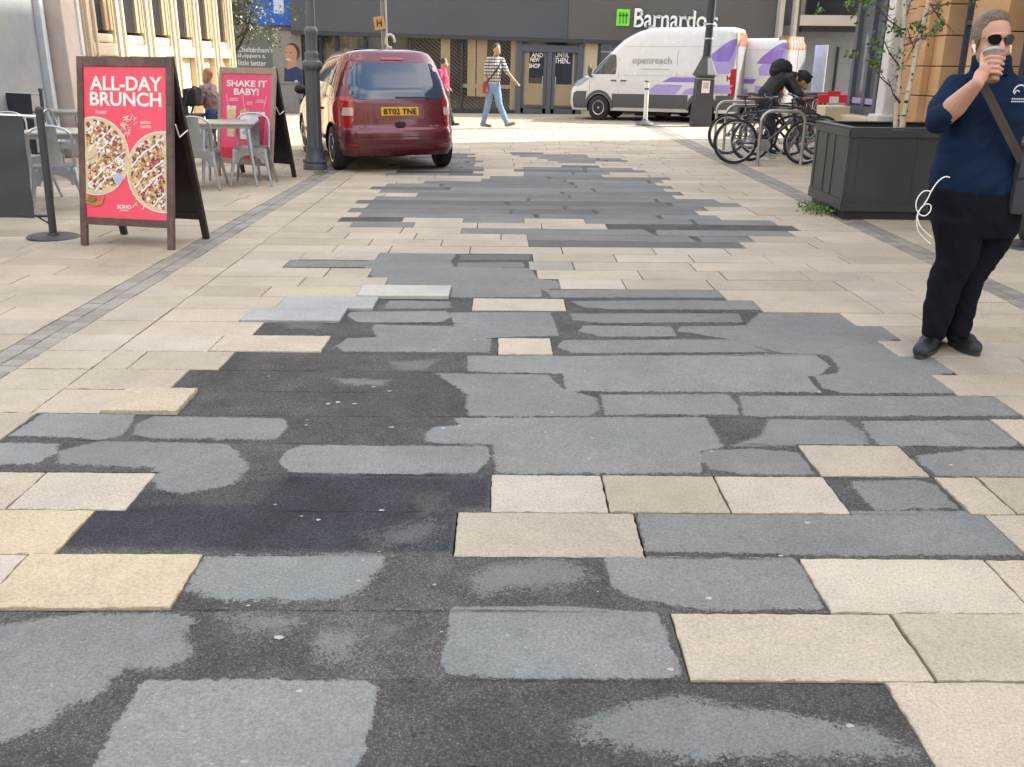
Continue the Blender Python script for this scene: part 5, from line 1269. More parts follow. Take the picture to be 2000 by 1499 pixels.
def wheel(t, x, y, r, wd_, side, spokes=5, hub=False, rimc=None, rr=0.64):
    w_ = thing('wheel', None, None, (x, y, r)); w_.parent = t
    b = MB(); pr = [(r*rr, -wd_/2), (r*.93, -wd_/2), (r*.985, -wd_*.40), (r, -wd_*.25), (r, wd_*.25), (r*.985, wd_*.40), (r*.93, wd_/2), (r*rr, wd_/2)]
    b.M = Matrix.Rotation(math.pi/2, 4, 'Y'); b.lathe(pr, 36); b.build('tyre', rubber, w_, True, 50)
    b = MB(); b.M = Matrix.Rotation(math.pi/2*side, 4, 'Y')
    b.lathe([(r*rr*1.01, wd_*.5-.02), (r*rr*1.03, wd_*.5+.004), (r*rr*.93, wd_*.5+.006), (r*rr*.88, wd_*.36), (r*rr*.3, wd_*.34)], 36)
    b.build('rim_well', rimc or mat('rim_dark', (0.05, 0.05, 0.055), 0.5, 0.6), w_, True)  # dark metal inside the rim, behind the spokes
    b = MB(); b.M = Matrix.Rotation(math.pi/2*side, 4, 'Y')
    ring_ = [(r*rr*.90, wd_*.5-.005), (r*rr*1.02, wd_*.5+.006), (r*rr*.99, wd_*.5+.012), (r*rr*.90, wd_*.5+.004)]
    n_ = 40; vs = []; fs = []
    for (q0, z) in ring_:
        for j in range(n_): vs.append((q0*math.cos(6.2832*j/n_), q0*math.sin(6.2832*j/n_), z))
    for i in range(4):
        for j in range(n_): fs.append((i*n_+j, i*n_+(j+1) % n_, ((i+1) % 4)*n_+(j+1) % n_, ((i+1) % 4)*n_+j))
    b.add(vs, fs)
    for k in range(spokes):
        a = 6.2832*k/spokes; b.prism([(math.cos(a+d)*q0, math.sin(a+d)*q0) for (d, q0) in ((-.30, r*rr*.16), (-.17, r*rr*.93), (.17, r*rr*.93), (.30, r*rr*.16))], wd_*.40, wd_*.47)
    b.lathe([(r*rr*.22, wd_*.38), (r*rr*.22, wd_*.48), (r*rr*.12, wd_*.51)], 20)
    b.build('rim', alloy, w_, True, 30)
    return w_

# ---- the red family car -----------------------------------------------------------------------------
rc = gp(772, 333); CY = 13.05
cx = at(770, 250, CY).x
car = thing('parked_car', 'dark red family hatchback with amber rear number plate, parked beside the fluted lamp post', 'car', (cx+.10, CY, 0), R(20.5))
sh = Shell(W=[(0.22, .84), (.30, .87), (.45, .875), (.62, .865), (.86, .86), (.95, .845), (1.15, .79), (1.35, .72), (1.47, .665), (1.54, .62)],
           Rr=[(0.22, .10), (.30, .03), (.42, .0), (.56, .01), (.60, .05), (.80, .075), (.95, .10), (1.10, .17), (1.30, .30), (1.45, .40), (1.54, .50)],
           Fr=[(0.22, 4.02), (.40, 4.12), (.60, 4.10), (.75, 3.95), (.90, 3.45), (.98, 3.15), (1.15, 2.80), (1.35, 2.35), (1.47, 2.05), (1.54, 1.85)],
           n=6.5, z0=.22, z1=1.54, dz=.033, roof=[(.93, .028), (.80, .052), (.55, .068), (.25, .075)])
b = MB(); sh.body(b); bodyo = b.build('body', [car_red, car_dark], None, True, 40)
WB0, WB1 = .66, 3.24
cut(bodyo, [(-1.2, -.55, WB0, .30, .355), (.55, 1.2, WB0, .30, .355), (-1.2, -.55, WB1, .30, .355), (.55, 1.2, WB1, .30, .355)])
shade(bodyo, 32); bodyo.parent = car
b = MB(); b.box((0, 2.0, .30), (1.30, 3.4, .12)); b.box((-.1, .45, .27), (.5, .35, .16), ch=.04); b.build('underside', car_dark, car)
for y in (WB0, WB1):
    for s_ in (-1, 1): b = MB(); b.M = Matrix.Translation((s_*.60, y, .30)) @ Matrix.Rotation(math.pi/2, 4, 'Y'); pass
for y in (WB0, WB1):
    for s_ in (-1, 1): wheel(car, s_*.755, y, .300, .175, s_, spokes=5)
P = lambda face, rows, nm, m, off=.004, nx=14, par=None, sub=4: sh.patch(face, rows, off, nx, sub).build(nm, m, par or car, True, 50)
# rear screen with black surround
P('rear', [(.965, -.50, .50), (.985, -.60, .60), (1.03, -.66, .66), (1.20, -.655, .655), (1.36, -.60, .60), (1.41, -.56, .56), (1.435, -.46, .46)], 'rear_window', glass_car, .006, 22)
P('rear', [(1.475, -.16, .16), (1.50, -.15, .15)], 'brake_light', lens_red, .012)
wip = P('rear', [(.985, -.04, .42), (1.0, -.05, .43)], 'wiper', black_paint, .022, sub=1)
# lamps: rounded teardrop clusters
for s_ in (-1, 1):
    r_ = [(.60, .665, .80), (.64, .655, .838), (.74, .625, .845), (.86, .61, .845), (.94, .625, .825), (1.0, .67, .78)]
    f = lambda rows: [(z, *(sorted((s_*a, s_*c_)))) for z, a, c_ in rows]
    tl = P('rear', f(r_), 'tail_light', lens_red, .010)
    P('rear', f([(.755, .64, .77), (.80, .632, .765), (.86, .635, .745)]), 'reversing_lens', lens_clear, .0135, par=tl)
    P('rear', f([(.365, .60, .72), (.385, .60, .72)]), 'fog_light', lens_red, .008)
# tailgate seam, plate recess, plate
seam = mat('panel_gap', (0.02, 0.004, 0.006), 0.7)
P('rear', [(.475, -.62, .62), (.483, -.622, .622)], 'tailgate_seam', seam, .003, sub=1, nx=20)
for s_ in (-1, 1): P('rear', [(.483, *sorted((s_*.617, s_*.627))), (.56, *sorted((s_*.622, s_*.632)))], 'tailgate_seam', seam, .003, nx=2)
P('rear', [(.592, -.84, -.62), (.60, -.84, -.62)], 'bumper_seam', seam, .003, sub=1); P('rear', [(.592, .62, .84), (.60, .62, .84)], 'bumper_seam', seam, .003, sub=1)
P('rear', [(.715, -.33, .33), (.735, -.35, .35), (.895, -.345, .345), (.91, -.325, .325)], 'plate_recess', mat('recess_red', (0.14, 0.015, 0.022), 0.35, coat=.6), .004)
npl = P('rear', [(.755, -.26, .26), (.866, -.26, .26)], 'number_plate', mat('plate_amber', (0.78, 0.42, 0.03), 0.35, var=0.04), .014, sub=2)
ny = sh.rear(.15, .81)-.030
lettering('BT02 TNE', mat('plate_black', (0.015, 0.015, 0.015), 0.5), npl, W=.46, H=.078, bold=.02, ext=.004, M=face_y((0, ny, .81)))
hz = P('rear', [(.605, -.05, .05), (.635, -.075, .075), (.66, -.07, .07), (.672, -.04, .04)], 'boot_handle', car_dark, .022)
chr_ = mat('badge_chrome', (0.45, 0.42, 0.42), 0.25, 0.9)
b = MB(); 
lettering('SCENIC', chr_, car, W=.19, H=.028, bold=.01, ext=.003, M=face_y((-.47, sh.rear(.47, .61)-.006, .615)) ) 
lettering('RXE', chr_, car, W=.13, H=.02, bold=.01, ext=.003, M=face_y((.48, sh.rear(.48, .61)-.006, .615)))
P('rear', [(.385, -.83, .83), (.392, -.83, .83)], 'bumper_groove', seam, .002, nx=24, sub=1)
# side glass (left side faces us)
for sd_ in ('left', 'right'):
    P(sd_, [(.985, .62, .95), (1.05, .60, .97), (1.25, .66, 1.0), (1.38, .76, 1.03), (1.42, .84, 1.03)], 'quarter_window', glass_car, .004, 8)
    P(sd_, [(.965, 1.03, 1.78), (1.10, 1.05, 1.79), (1.40, 1.09, 1.80), (1.43, 1.12, 1.79)], 'rear_door_window', glass_car, .004, 10)
    P(sd_, [(.945, 1.86, 2.90), (1.02, 1.86, 2.80), (1.20, 1.86, 2.50), (1.38, 1.86, 2.15), (1.43, 1.86, 2.02)], 'front_door_window', glass_car, .004, 12)
    P(sd_, [(.40, 1.05, 2.9), (.46, 1.03, 2.9)], 'rub_strip', mat('strip_red', (0.15, 0.02, 0.03), 0.45), .010, 12)
    for y in (1.82, 2.85):
        P(sd_, [(.32, y, y+.008), (.94, y, y+.008)], 'door_seam', seam, .002, 1)
    P(sd_, [(.80, 1.16, 1.34), (.83, 1.16, 1.34)], 'door_handle', car_red, .025, 3)
    P(sd_, [(.80, 2.02, 2.20), (.83, 2.02, 2.20)], 'door_handle', car_red, .025, 3)
for s_ in (-1, 1):
    b = MB(); b.ell((s_*.93, 2.72, 1.03), (.095, .06, .072), 16, 10); b.tube([(s_*.80, 2.72, .98), (s_*.92, 2.72, 1.0)], .03, 8); b.build('door_mirror', car_dark, car, True)
P('left', [(1.08, 2.7, 2.71), (1.085, 2.7, 2.71)], 'side_marker', lens_clear, .004)
b = MB(); b.tube([(0, 1.95, 1.60), (0, 1.75, 1.82)], .006, 6); b.build('aerial', black_paint, car)
b = MB(); b.box((0, 1.1, 1.612), (.9, .75, .008), ch=.003); b.build('sunroof', glass_car, car)

# ---- vans --------------------------------------------------------------------------------------------
van_white = mat('van_white', (0.62, 0.64, 0.66), 0.25, var=0.03, coat=0.6)
van_grey = mat('van_grey', (0.075, 0.08, 0.088), 0.55, var=0.08)
purple = mat('livery_purple', (0.22, 0.14, 0.52), 0.3, var=0.04, coat=.5)
purple_l = mat('livery_lilac', (0.36, 0.30, 0.66), 0.3, var=0.04, coat=.5)
chev_r = mat('chevron_red', (0.26, 0.008, 0.010), 0.45); chev_y = mat('chevron_cream', (0.27, 0.20, 0.085), 0.45); van_rear = mat('van_rear_dimmed', (0.24, 0.245, 0.25), .5, var=.06)  # white rear doors darkened in colour to offset the sunlight on them
def make_van(label, rear_px, Y, ang, sc, front_detail=True, H=2.70, group='white telecoms vans with purple livery'):
    """local frame: rear at y=0, front at +y, left side is -x"""
    p = at(rear_px, 200, Y); t = thing('parked_van', label, 'van', (p.x, p.y, 0), ang, group); t.scale = (sc, sc*.88, sc)
    v = Shell(W=[(.30, .96), (.42, 1.0), (1.1, 1.02), (1.5, 1.0), (2.2, .93), (H-.14, .87), (H-.06, .80)],
              Rr=[(.30, .05), (.6, 0), (2.3, .04), (H-.06, .12)],
              Fr=[(.30, 5.80), (.5, 5.88), (.85, 5.86), (1.1, 5.72), (1.25, 5.45), (1.38, 5.12), (1.75, 4.72), (2.1, 4.32), (2.35, 4.0), (H-.14, 3.55), (H-.06, 3.25)],
              n=9, z0=.30, z1=H-.06, dz=.06, roof=[(.94, .03), (.82, .052), (.5, .06)])
    b = MB(); v.body(b, 96); bo_ = b.build('body', [van_white, car_dark], None, True, 40)
    A0, A1 = 1.12, 4.72
    cut(bo_, [(-1.3, -.6, A0, .36, .43), (.6, 1.3, A0, .36, .43), (-1.3, -.6, A1, .36, .43), (.6, 1.3, A1, .36, .43)]); shade(bo_, 32); bo_.parent = t
    Q = lambda face, rows, nm, m, off=.005, nx=16, par=None, sub=3: v.patch(face, rows, off, nx, sub).build(nm, m, par or t, True, 50)
    for sd_ in ('left', 'right'):
        Q(sd_, [(.40, 1.60, 4.24), (.80, 1.60, 4.24)], 'lower_cladding', van_grey, .016, 20)
        Q(sd_, [(.40, .10, .66), (.80, .10, .66)], 'rear_cladding', van_grey, .016, 6)
        Q(sd_, [(.36, 5.2, 5.66), (.62, 5.2, 5.70), (.80, 5.18, 5.66), (.86, 5.16, 5.55)], 'bumper_side', van_grey, .018, 8)
        for y in (A0, A1):
            b = MB(); sg = -1 if sd_ == 'left' else 1; r1, r2 = .43, .52; k = 18; vs = []; fs = []
            for lay in (0.03, -.03):
                for i in range(k+1):
                    a = math.pi*i/k*1.02-.03
                    for rr_ in (r1, r2):
                        yy, zz = y+rr_*math.cos(a), .38+rr_*math.sin(a); vs.append((sg*(v.side(yy, zz)+lay), yy, zz))
            m_ = 2*(k+1)
            for i in range(k):
                a = 2*i; fs += [(a, a+1, a+3, a+2), (m_+a, m_+a+2, m_+a+3, m_+a+1), (a, a+2, m_+a+2, m_+a), (a+1, m_+a+1, m_+a+3, a+3)]
            b.add(vs, fs); b.build('wheel_arch', van_grey, t, True)
        Q(sd_, [(1.36, 4.15, 5.02), (1.45, 4.13, 4.96), (1.60, 4.12, 4.80), (1.85, 4.15, 4.50), (1.93, 4.20, 4.40)], 'door_window', glass_grey, .006, 10)
        Q(sd_, [(1.37, 4.58, 4.62), (1.78, 4.56, 4.60)], 'window_divider', black_paint, .010, 1)
        for y in (4.02, 2.02, 5.06):
            Q(sd_, [(.82, y, y+.014), (2.3 if y < 4.5 else 1.3, y, y+.014)], 'panel_seam', mat('van_seam', (0.16, 0.16, 0.17), 0.6), .003, 1)
        for z in (1.33, 2.15): Q(sd_, [(z, .2, 3.9), (z+.012, .2, 3.9)], 'swage_line', mat('van_line', (0.40, 0.41, 0.42), 0.5), .003, 20, sub=1)
        for y in (4.10, 3.75): Q(sd_, [(1.16, y, y+.20), (1.20, y, y+.20)], 'door_handle', van_grey, .02, 3)
        Q(sd_, [(1.0, 5.50, 5.72), (1.06, 5.36, 5.72), (1.22, 5.12, 5.50), (1.26, 5.12, 5.36)], 'headlight', mat('headlight', (0.25, 0.28, 0.32), 0.1, coat=1), .010, 6)
        # livery: leaning bands split by pale curves
        f0, lean_ = 1, -1
        bands = [(.84, 1.12, 2.05, 2.95, purple_l), (1.17, 1.32, 1.62, 2.42, purple)]
        Q(sd_, [(.82, 2.02, 3.02), (.93, 1.90, 2.92), (1.09, 1.78, 2.70)], 'livery_band', purple_l, .005, 12)
        Q(sd_, [(.82, 1.30, 1.80), (.93, 1.30, 1.72), (1.0, 1.30, 1.50)], 'livery_band', purple_l, .005, 8)
        Q(sd_, [(1.16, 1.10, 2.52), (1.30, 1.02, 2.20)], 'livery_band', purple, .005, 12)
        Q(sd_, [(.86, .14, 1.0), (1.10, .14, 1.05)], 'livery_band', purple_l, .005, 10)
        Q(sd_, [(1.40, .30, .92), (1.62, .15, .98), (1.92, .12, .62), (2.30, .12, .20)], 'livery_band', purple_l, .005, 10)
        Q(sd_, [(1.75, .32, 1.08), (1.95, .22, .90), (2.25, .14, .48), (2.36, .13, .25)], 'livery_sweep', purple, .007, 8)
    for y in (A0, A1):
        for s_ in (-1, 1): b = MB(); b.M = Matrix.Translation((s_*.66, y, .38)) @ Matrix.Rotation(math.pi/2, 4, 'Y'); pass
    b = MB(); b.box((0, 2.9, .34), (1.5, 4.9, .14)); b.box((-.5, 2.9, .27), (.5, 1.2, .22), ch=.04); b.build('underside', car_dark, t)
    for y in (A0, A1):
        for s_ in (-1, 1): wheel(t, s_*.90, y, .38, .22, s_, spokes=12, rr=.55)
    for sx in (-1, 1):
        b = MB(); b.ell((sx*1.16, 5.02, 1.46), (.09, .08, .17), 12, 8); b.box((sx*1.05, 5.02, 1.30), (.16, .08, .05), ch=.01); b.build('door_mirror', van_grey, t, True)
    txm = mat('livery_grey', (0.33, 0.34, 0.35), 0.4)
    Mx = Matrix.Translation((-(1.02+.012), 2.9, 1.74)) @ Matrix(((0, 0, -1, 0), (-1, 0, 0, 0), (0, 1, 0, 0), (0, 0, 0, 1))) @ Matrix.Rotation(0.0, 4, 'X')
    Mx = Matrix.Translation((-(v.side(2.9, 1.74)+.014), 2.9, 1.74)) @ Matrix(((0, 0, -1, 0), (-1, 0, 0, 0), (0, 1, 0, 0), (0, 0, 0, 1)))
    lettering('openreach', txm, t, W=1.35, H=.27, bold=.0, ext=.012, M=Mx)
    Mx = Matrix.Translation((-(v.side(2.8, 1.52)+.010), 2.78, 1.52)) @ Matrix(((0, 0, -1, 0), (-1, 0, 0, 0), (0, 1, 0, 0), (0, 0, 0, 1)))
    lettering('connecting you to your network', mat('livery_pale', (0.48, 0.49, 0.50), 0.4), t, W=.98, H=.055, bold=.0, ext=.008, M=Mx)
    # rear: doors, lamps, chevrons
    for s_ in (-1, 1):
        Q('rear', [(.62, *sorted((s_*.02, s_*.86))), (1.9, *sorted((s_*.02, s_*.82))), (2.25, *sorted((s_*.02, s_*.80)))], 'rear_door', van_rear, .02)
        Q('rear', [(.75, *sorted((s_*.84, s_*.985))), (1.55, *sorted((s_*.84, s_*.965)))], 'tail_light', lens_red, .012, 4)
    cm = Q('rear', [(2.18, -.84, .84), (2.55, -.78, .78)], 'chevron_board', chev_y, .028)
    for k in range(6):
        x = -.80+k*.27
        Q('rear', [(2.18, x, x+.13), (2.55, min(.78, x*.92+.10 if x < 0 else x*.92+.10), min(.78, x*.92+.23))], 'chevron', chev_r, .033, 3, par=cm)
    Q('rear', [(.35, -.9, .9), (.58, -.9, .9)], 'rear_step', van_grey, .05)
    return t, v
van1, v1 = make_van('long white telecoms van with purple bands standing in front of the charity shop', 1446, 25.7, R(68), .885)
van2, v2 = make_van('second white telecoms van with open rear door, behind the bending cyclist', 1550, 26.0, R(54), .86, H=2.50)
b = MB(); b.box((.0, -.0, 0), (.05, .80, 1.75), ch=.02); dr = b.build('open_door', mat('door_inner', (0.50, 0.56, 0.68), 0.4), van2); dr.location = (1.18, -.35, 1.45); dr.rotation_euler = (0, 0, R(-38))
b = MB()
for z in (-.6, .55): b.ell((.03, 0, z), (.01, .06, .06), 10, 6)
b.build('hinge_cup', van_grey, dr)

# ---- bicycles and stands ------------------------------------------------------------------------------
bk = mat('bike_black', (0.02, 0.02, 0.024), 0.3, var=0.2, coat=.4)
bk_g = mat('bike_silver', (0.35, 0.36, 0.38), 0.3, .8)
def make_bike():
    t = thing('bicycle', 'x', 'bicycle')
    r = .335; wb = 1.05
    def wh(y, nm):
        w_ = thing(nm, None, None, (y, 0, r)); w_.parent = t
        for c_, q0, rt, m in (('tyre', r-.022, .021, rubber), ('rim', r-.05, .010, bk_g)):
            b = MB(); b.tube([(q0*math.cos(6.2832*i/40), 0, q0*math.sin(6.2832*i/40)) for i in range(40)], rt, 8, closed=True, caps=False); b.build(c_, m, w_, True)
        b = MB()
        for i in range(28):
            a = 6.2832*i/28; a2 = a+(.5 if i % 2 else -.5); s_ = 1 if i % 2 else -1
            b.tube([(.022*math.cos(a2), s_*.028, .022*math.sin(a2)), ((r-.055)*math.cos(a), 0, (r-.055)*math.sin(a))], .0016, 4, caps=False)
        b.tube([(0, -.05, 0), (0, .05, 0)], .02, 10); b.build('spokes', bk_g, w_)
        return w_
    wh(0, 'rear_wheel'); wh(wb, 'front_wheel')
    ra = Vector((0, 0, r)); bb_ = Vector((.43, 0, .29)); st = Vector((.27, 0, .80)); hd = Vector((.80, 0, .83)); hd2 = Vector((.84, 0, .68)); fa = Vector((wb, 0, r))
    b = MB()
    b.tube([bb_, st+(st-bb_)*.05], .017, 10); b.tube([st+Vector((.01, 0, -.03)), hd], .018, 10); b.tube([bb_, hd2], .021, 10); b.tube([hd+Vector((-.01, 0, .04)), hd2+Vector((.01, 0, -.03))], .021, 10)
    for s_ in (-1, 1):
        b.tube([bb_+Vector((0, s_*.03, 0)), ra+Vector((0, s_*.055, 0))], .010, 8); b.tube([st+Vector((0, s_*.02, -.06)), ra+Vector((0, s_*.055, 0))], .009, 8)
    b.build('frame', bk, t, True)
    b = MB()
    b.tube([hd2, hd2+Vector((.03, 0, -.06))], .022, 8); b.tube([hd2+Vector((.03, -.05, -.06)), hd2+Vector((.03, .05, -.06))], .02, 8)
    for s_ in (-1, 1): b.tube([hd2+Vector((.03, s_*.055, -.06)), fa+Vector((0, s_*.055, 0))], .014, 8)
    b.build('fork', bk, t, True)
    b = MB(); b.tube([hd+Vector((-.01, 0, .03)), hd+Vector((-.03, 0, .12)), hd+Vector((.05, 0, .15))], .015, 8)
    b.tube([hd+Vector((.02, -.30, .17)), hd+Vector((.06, -.10, .15)), hd+Vector((.06, .10, .15)), hd+Vector((.02, .30, .17))], .012, 8)
    for s_ in (-1, 1): b.tube([hd+Vector((.03, s_*.22, .165)), hd+Vector((-.0, s_*.34, .17))], .018, 8); b.tube([hd+Vector((.07, s_*.20, .15)), hd+Vector((.10, s_*.28, .12))], .006, 6)
    b.build('handlebar', bk, t, True)
    b = MB(); b.tube([st, st+Vector((-.03, 0, .14))], .013, 8)
    b.loft([(st+Vector((-.03, 0, .135)), .12, .05), (st+Vector((-.035, 0, .155)), .14, .07), (st+Vector((-.04, 0, .175)), .12, .06), (st+Vector((-.05, 0, .185)), .06, .03)], 14); b.build('saddle', mat('saddle_brown', (0.08, 0.035, 0.025), 0.5), t, True)
    b = MB(); b.tube([bb_+Vector((0, -.05, 0)), bb_+Vector((0, .05, 0))], .025, 10); b.M = Matrix.Translation(bb_+Vector((0, -.05, 0))) @ Matrix.Rotation(math.pi/2, 4, 'X'); b.lathe([(.085, -.003), (.09, 0), (.085, .003)], 28); b.M = Matrix.Identity(4)
    b.box(bb_+Vector((.06, -.07, -.09)), (.02, .014, .2), rot=Euler((0, R(-35), 0)), ch=.003); b.box(bb_+Vector((-.06, .07, .09)), (.02, .014, .2), rot=Euler((0, R(-35), 0)), ch=.003)
    b.box(bb_+Vector((.12, -.11, -.17)), (.09, .08, .02), ch=.004); b.box(bb_+Vector((-.12, .11, .17)), (.09, .08, .02), ch=.004); b.build('crank', bk_g, t)
    b = MB(); b.tube([ra+Vector((.0, -.05, .035)), bb_+Vector((0, -.05, .085))], .004, 5); b.tube([ra+Vector((0, -.05, -.035)), bb_+Vector((0, -.05, -.085))], .004, 5)
    b.M = Matrix.Translation(ra+Vector((0, -.045, 0))) @ Matrix.Rotation(math.pi/2, 4, 'X'); b.lathe([(.045, -.012), (.04, .0), (.02, .012)], 20); b.build('chain', bk_g, t)
    return t
def put(o, px, py, rz, label, tilt=0, group='bicycles locked to the stands', sc=1.0):
    g_ = gp(px, py); o.location = g_; o.rotation_euler = (tilt, 0, rz); o['label'] = label; o['group'] = group; o.scale = (sc, sc, sc)
b0 = make_bike()
b2_, b3_ = copy_tree(b0), copy_tree(b0)
put(b0, 1432, 321, R(-1), 'nearest black bicycle, side on at the front of the rack', R(4), sc=1.02)
put(b2_, 1418, 302, R(-9), 'bicycle with its wheel showing left of the nearest one', R(-5))
put(b3_, 1600, 306, R(176), 'bicycle pointing left with its back wheel beside the planter', R(3))
def hoop(px0, px1, py, label, H=.80):
    a = gp(px0, py); c_ = gp(px1, py); d_ = (c_-a); W_ = d_.length; t = thing('bike_stand', label, 'bike stand', tuple((a+c_)/2), math.atan2(d_.y, d_.x), 'steel bike hoops')
    pts = [(-W_/2, 0, 0)]; rr_ = .16
    for i in range(9): an = math.pi-math.pi/2*i/8; pts.append((-W_/2+rr_+rr_*math.cos(an), 0, H-rr_+rr_*math.sin(an)))
    for i in range(9): an = math.pi/2-math.pi/2*i/8; pts.append((W_/2-rr_+rr_*math.cos(an), 0, H-rr_+rr_*math.sin(an)))
    pts.append((W_/2, 0, 0)); b = MB(); b.tube(pts, .025, 12); b.build('hoop', mat('brushed_steel', (0.42, 0.41, 0.40), 0.35, .85), t, True)
    b = MB()
    for s_ in (-1, 1): b.lathe([(.05, 0), (.05, .008), (.03, .012)], 16, (s_*W_/2, 0, 0))
    b.build('foot_flange', steel, t, True); return t
b4_ = copy_tree(b0); put(b4_, 1462, 292, R(-6), 'bicycle standing behind the nearest hoop, between two others', R(-3))
b5_ = copy_tree(b0); put(b5_, 1590, 316, R(182), 'bicycle pointing left whose back wheel is in front of the planter corner', R(-2))
hoop(1479, 1563, 324, 'nearest steel bike hoop, in front of the bicycles')
hoop(1412, 1540, 300, 'steel bike hoop behind the nearest bicycle, second from the front')
hoop(1395, 1500, 283, 'farthest steel bike hoop, beside the black lamp post')
# ------------------------------------------------------------------ people
skin = mat('skin', (0.50, 0.27, 0.20), 0.5, var=0.06, vscale=14, spec=.4)
skin_t = mat('skin_tan', (0.42, 0.23, 0.15), 0.5, var=0.06)
fleece = mat('navy_fleece', (0.0075, 0.019, 0.047), 0.95, var=0.22, vscale=7, bump=0.5, bscale=30, fine=0.2, fscale=260, spec=.15)
trous = mat('black_trousers', (0.0055, 0.0065, 0.011), 0.92, var=0.25, vscale=6, bump=0.5, bscale=9, spec=.15)
shoe_m = mat('shoe_black', (0.018, 0.022, 0.030), 0.6, var=0.2, vscale=20)
hair_b = mat('hair_brown', (0.15, 0.10, 0.062), 0.5, var=0.5, vscale=45, bump=0.9, bscale=120)
sg = mat('sunglass_lens', (0.006, 0.006, 0.007), 0.05, spec=1.0)
WY = 4.66
org = gp(1845, 688); org.y = WY; org.z = 0
wom = thing('person', 'person in navy fleece and sunglasses drinking from a clear cup, in the right foreground', 'person', tuple(org))
def w(px, py, dy=0.0): return at(px, py, WY+dy)-org
S0 = zc(WY)
def k_(p): return p/S0*1.0                     # pixels to metres at her distance
# ---------------- body (skin): one continuous surface, raised right arm, face, hand
hc = w(1938, 79, -.02)
b = MB()
b.ell(hc+Vector((0, .015, .018)), (.077, .095, .105), 24, 16)                 # skull
b.ell(hc+Vector((0, -.012, -.045)), (.066, .078, .085), 20, 14)               # face and jaw
b.ell(hc+Vector((.0, -.050, -.095)), (.038, .036, .030), 14, 10)              # chin
for s_ in (-1, 1):
    b.ell(hc+Vector((s_*.040, -.048, -.045)), (.028, .026, .028), 12, 8)      # cheeks
    b.ell(hc+Vector((s_*.079, .012, -.022)), (.011, .020, .032), 10, 8)       # ears
b.cap(hc+Vector((0, -.086, -.004)), .010, hc+Vector((0, -.106, -.038)), .014)
b.ell(hc+Vector((0, -.082, -.066)), (.024, .012, .009), 10, 6)
b.ell(hc+Vector((0, -.075, .016)), (.055, .018, .014), 12, 8)
nk = w(1936, 142, .02)
b.cap(hc+Vector((0, .02, -.06)), .055, nk, .062)
sh_l = w(1862, 168, .02); el = w(1842, 232, -.10); wr = w(1909, 163, -.27)
b.cap(nk+Vector((0, 0, -.04)), .06, w(1935, 300, .04), .10); b.cap(w(1862, 184, .02), .034, el, .045); b.cap(el, .045, el.lerp(wr, .35), .053); b.cap(el.lerp(wr, .35), .053, wr, .030)
hip = w(1905, 400, .04)
b.cap(w(1935, 300, .04), .11, hip, .12)
kn1, an1 = w(1856, 522, .0), w(1824, 640, -.02); kn2, an2 = w(1903, 520, .06), w(1868, 640, .05)
b.cap(w(1870, 410, .04), .085, kn1, .05); b.cap(kn1, .05, an1, .035); b.cap(w(1938, 410, .06), .085, kn2, .05); b.cap(kn2, .05, an2, .035)
sh_r = w(2003, 186, .06); el2 = w(2030, 250, .08); b.cap(sh_r, .034, el2, .043); b.cap(el2, .043, w(2034, 330, .03), .03); b.ell(w(2034, 352, .02), (.035, .025, .05))
# right hand round the cup: palm, thumb behind, four fingers in front
cup_t, cup_b = w(1940, 101, -.155), w(1938, 160, -.20)
def cupp(f, ang, rad):                       # point on the cup wall; ang 0 = towards the camera, + = image right
    c = cup_b.lerp(cup_t, f); return c+Vector((math.sin(ang)*rad, -math.cos(ang)*rad, 0))
palm = w(1916, 146, -.22)
b.cap(wr, .026, palm, .030); b.ell(palm+Vector((.006, -.01, .012)), (.026, .022, .040), 14, 10); b.ell(palm+Vector((.0, -.012, -.012)), (.028, .022, .030), 14, 10)
fz = [.80, .63, .46, .30]
for i, f in enumerate(fz):
    r0 = .0112-.0006*i; rad = .047-.009*(1-f)
    pts = [cupp(f-.06, R(-72), rad+.004), cupp(f+.02, R(-38), rad+.008), cupp(f+.01, R(2), rad+.006), cupp(f-.05, R(30+(4-i)*4), rad+.002)]
    for a, c_ in zip(pts[:-1], pts[1:]): b.cap(a, r0, c_, r0*.93, 10); r0 *= .93
b.cap(palm+Vector((-.0, .0, .03)), .012, cupp(.80, R(-105), .046), .011); b.cap(cupp(.80, R(-105), .046), .011, cupp(.95, R(-135), .044), .010)
b.blob('body', skin, wom, voxel=.0042, sm=3)
# ---------------- hair: pulled back, small bun on the crown
b = MB()
b.ell(hc+Vector((0, .030, .040)), (.084, .094, .098), 24, 16); b.ell(hc+Vector((0, .012, .092)), (.066, .070, .048), 20, 12); b.ell(hc+Vector((.004, .07, .105)), (.045, .045, .035), 14, 10)
for s_ in (-1, 1): b.ell(hc+Vector((s_*.073, .016, .010)), (.014, .046, .054), 12, 8)
def trim(me):
    pass
hr = b.blob('hair', hair_b, wom, voxel=.006, sm=2)
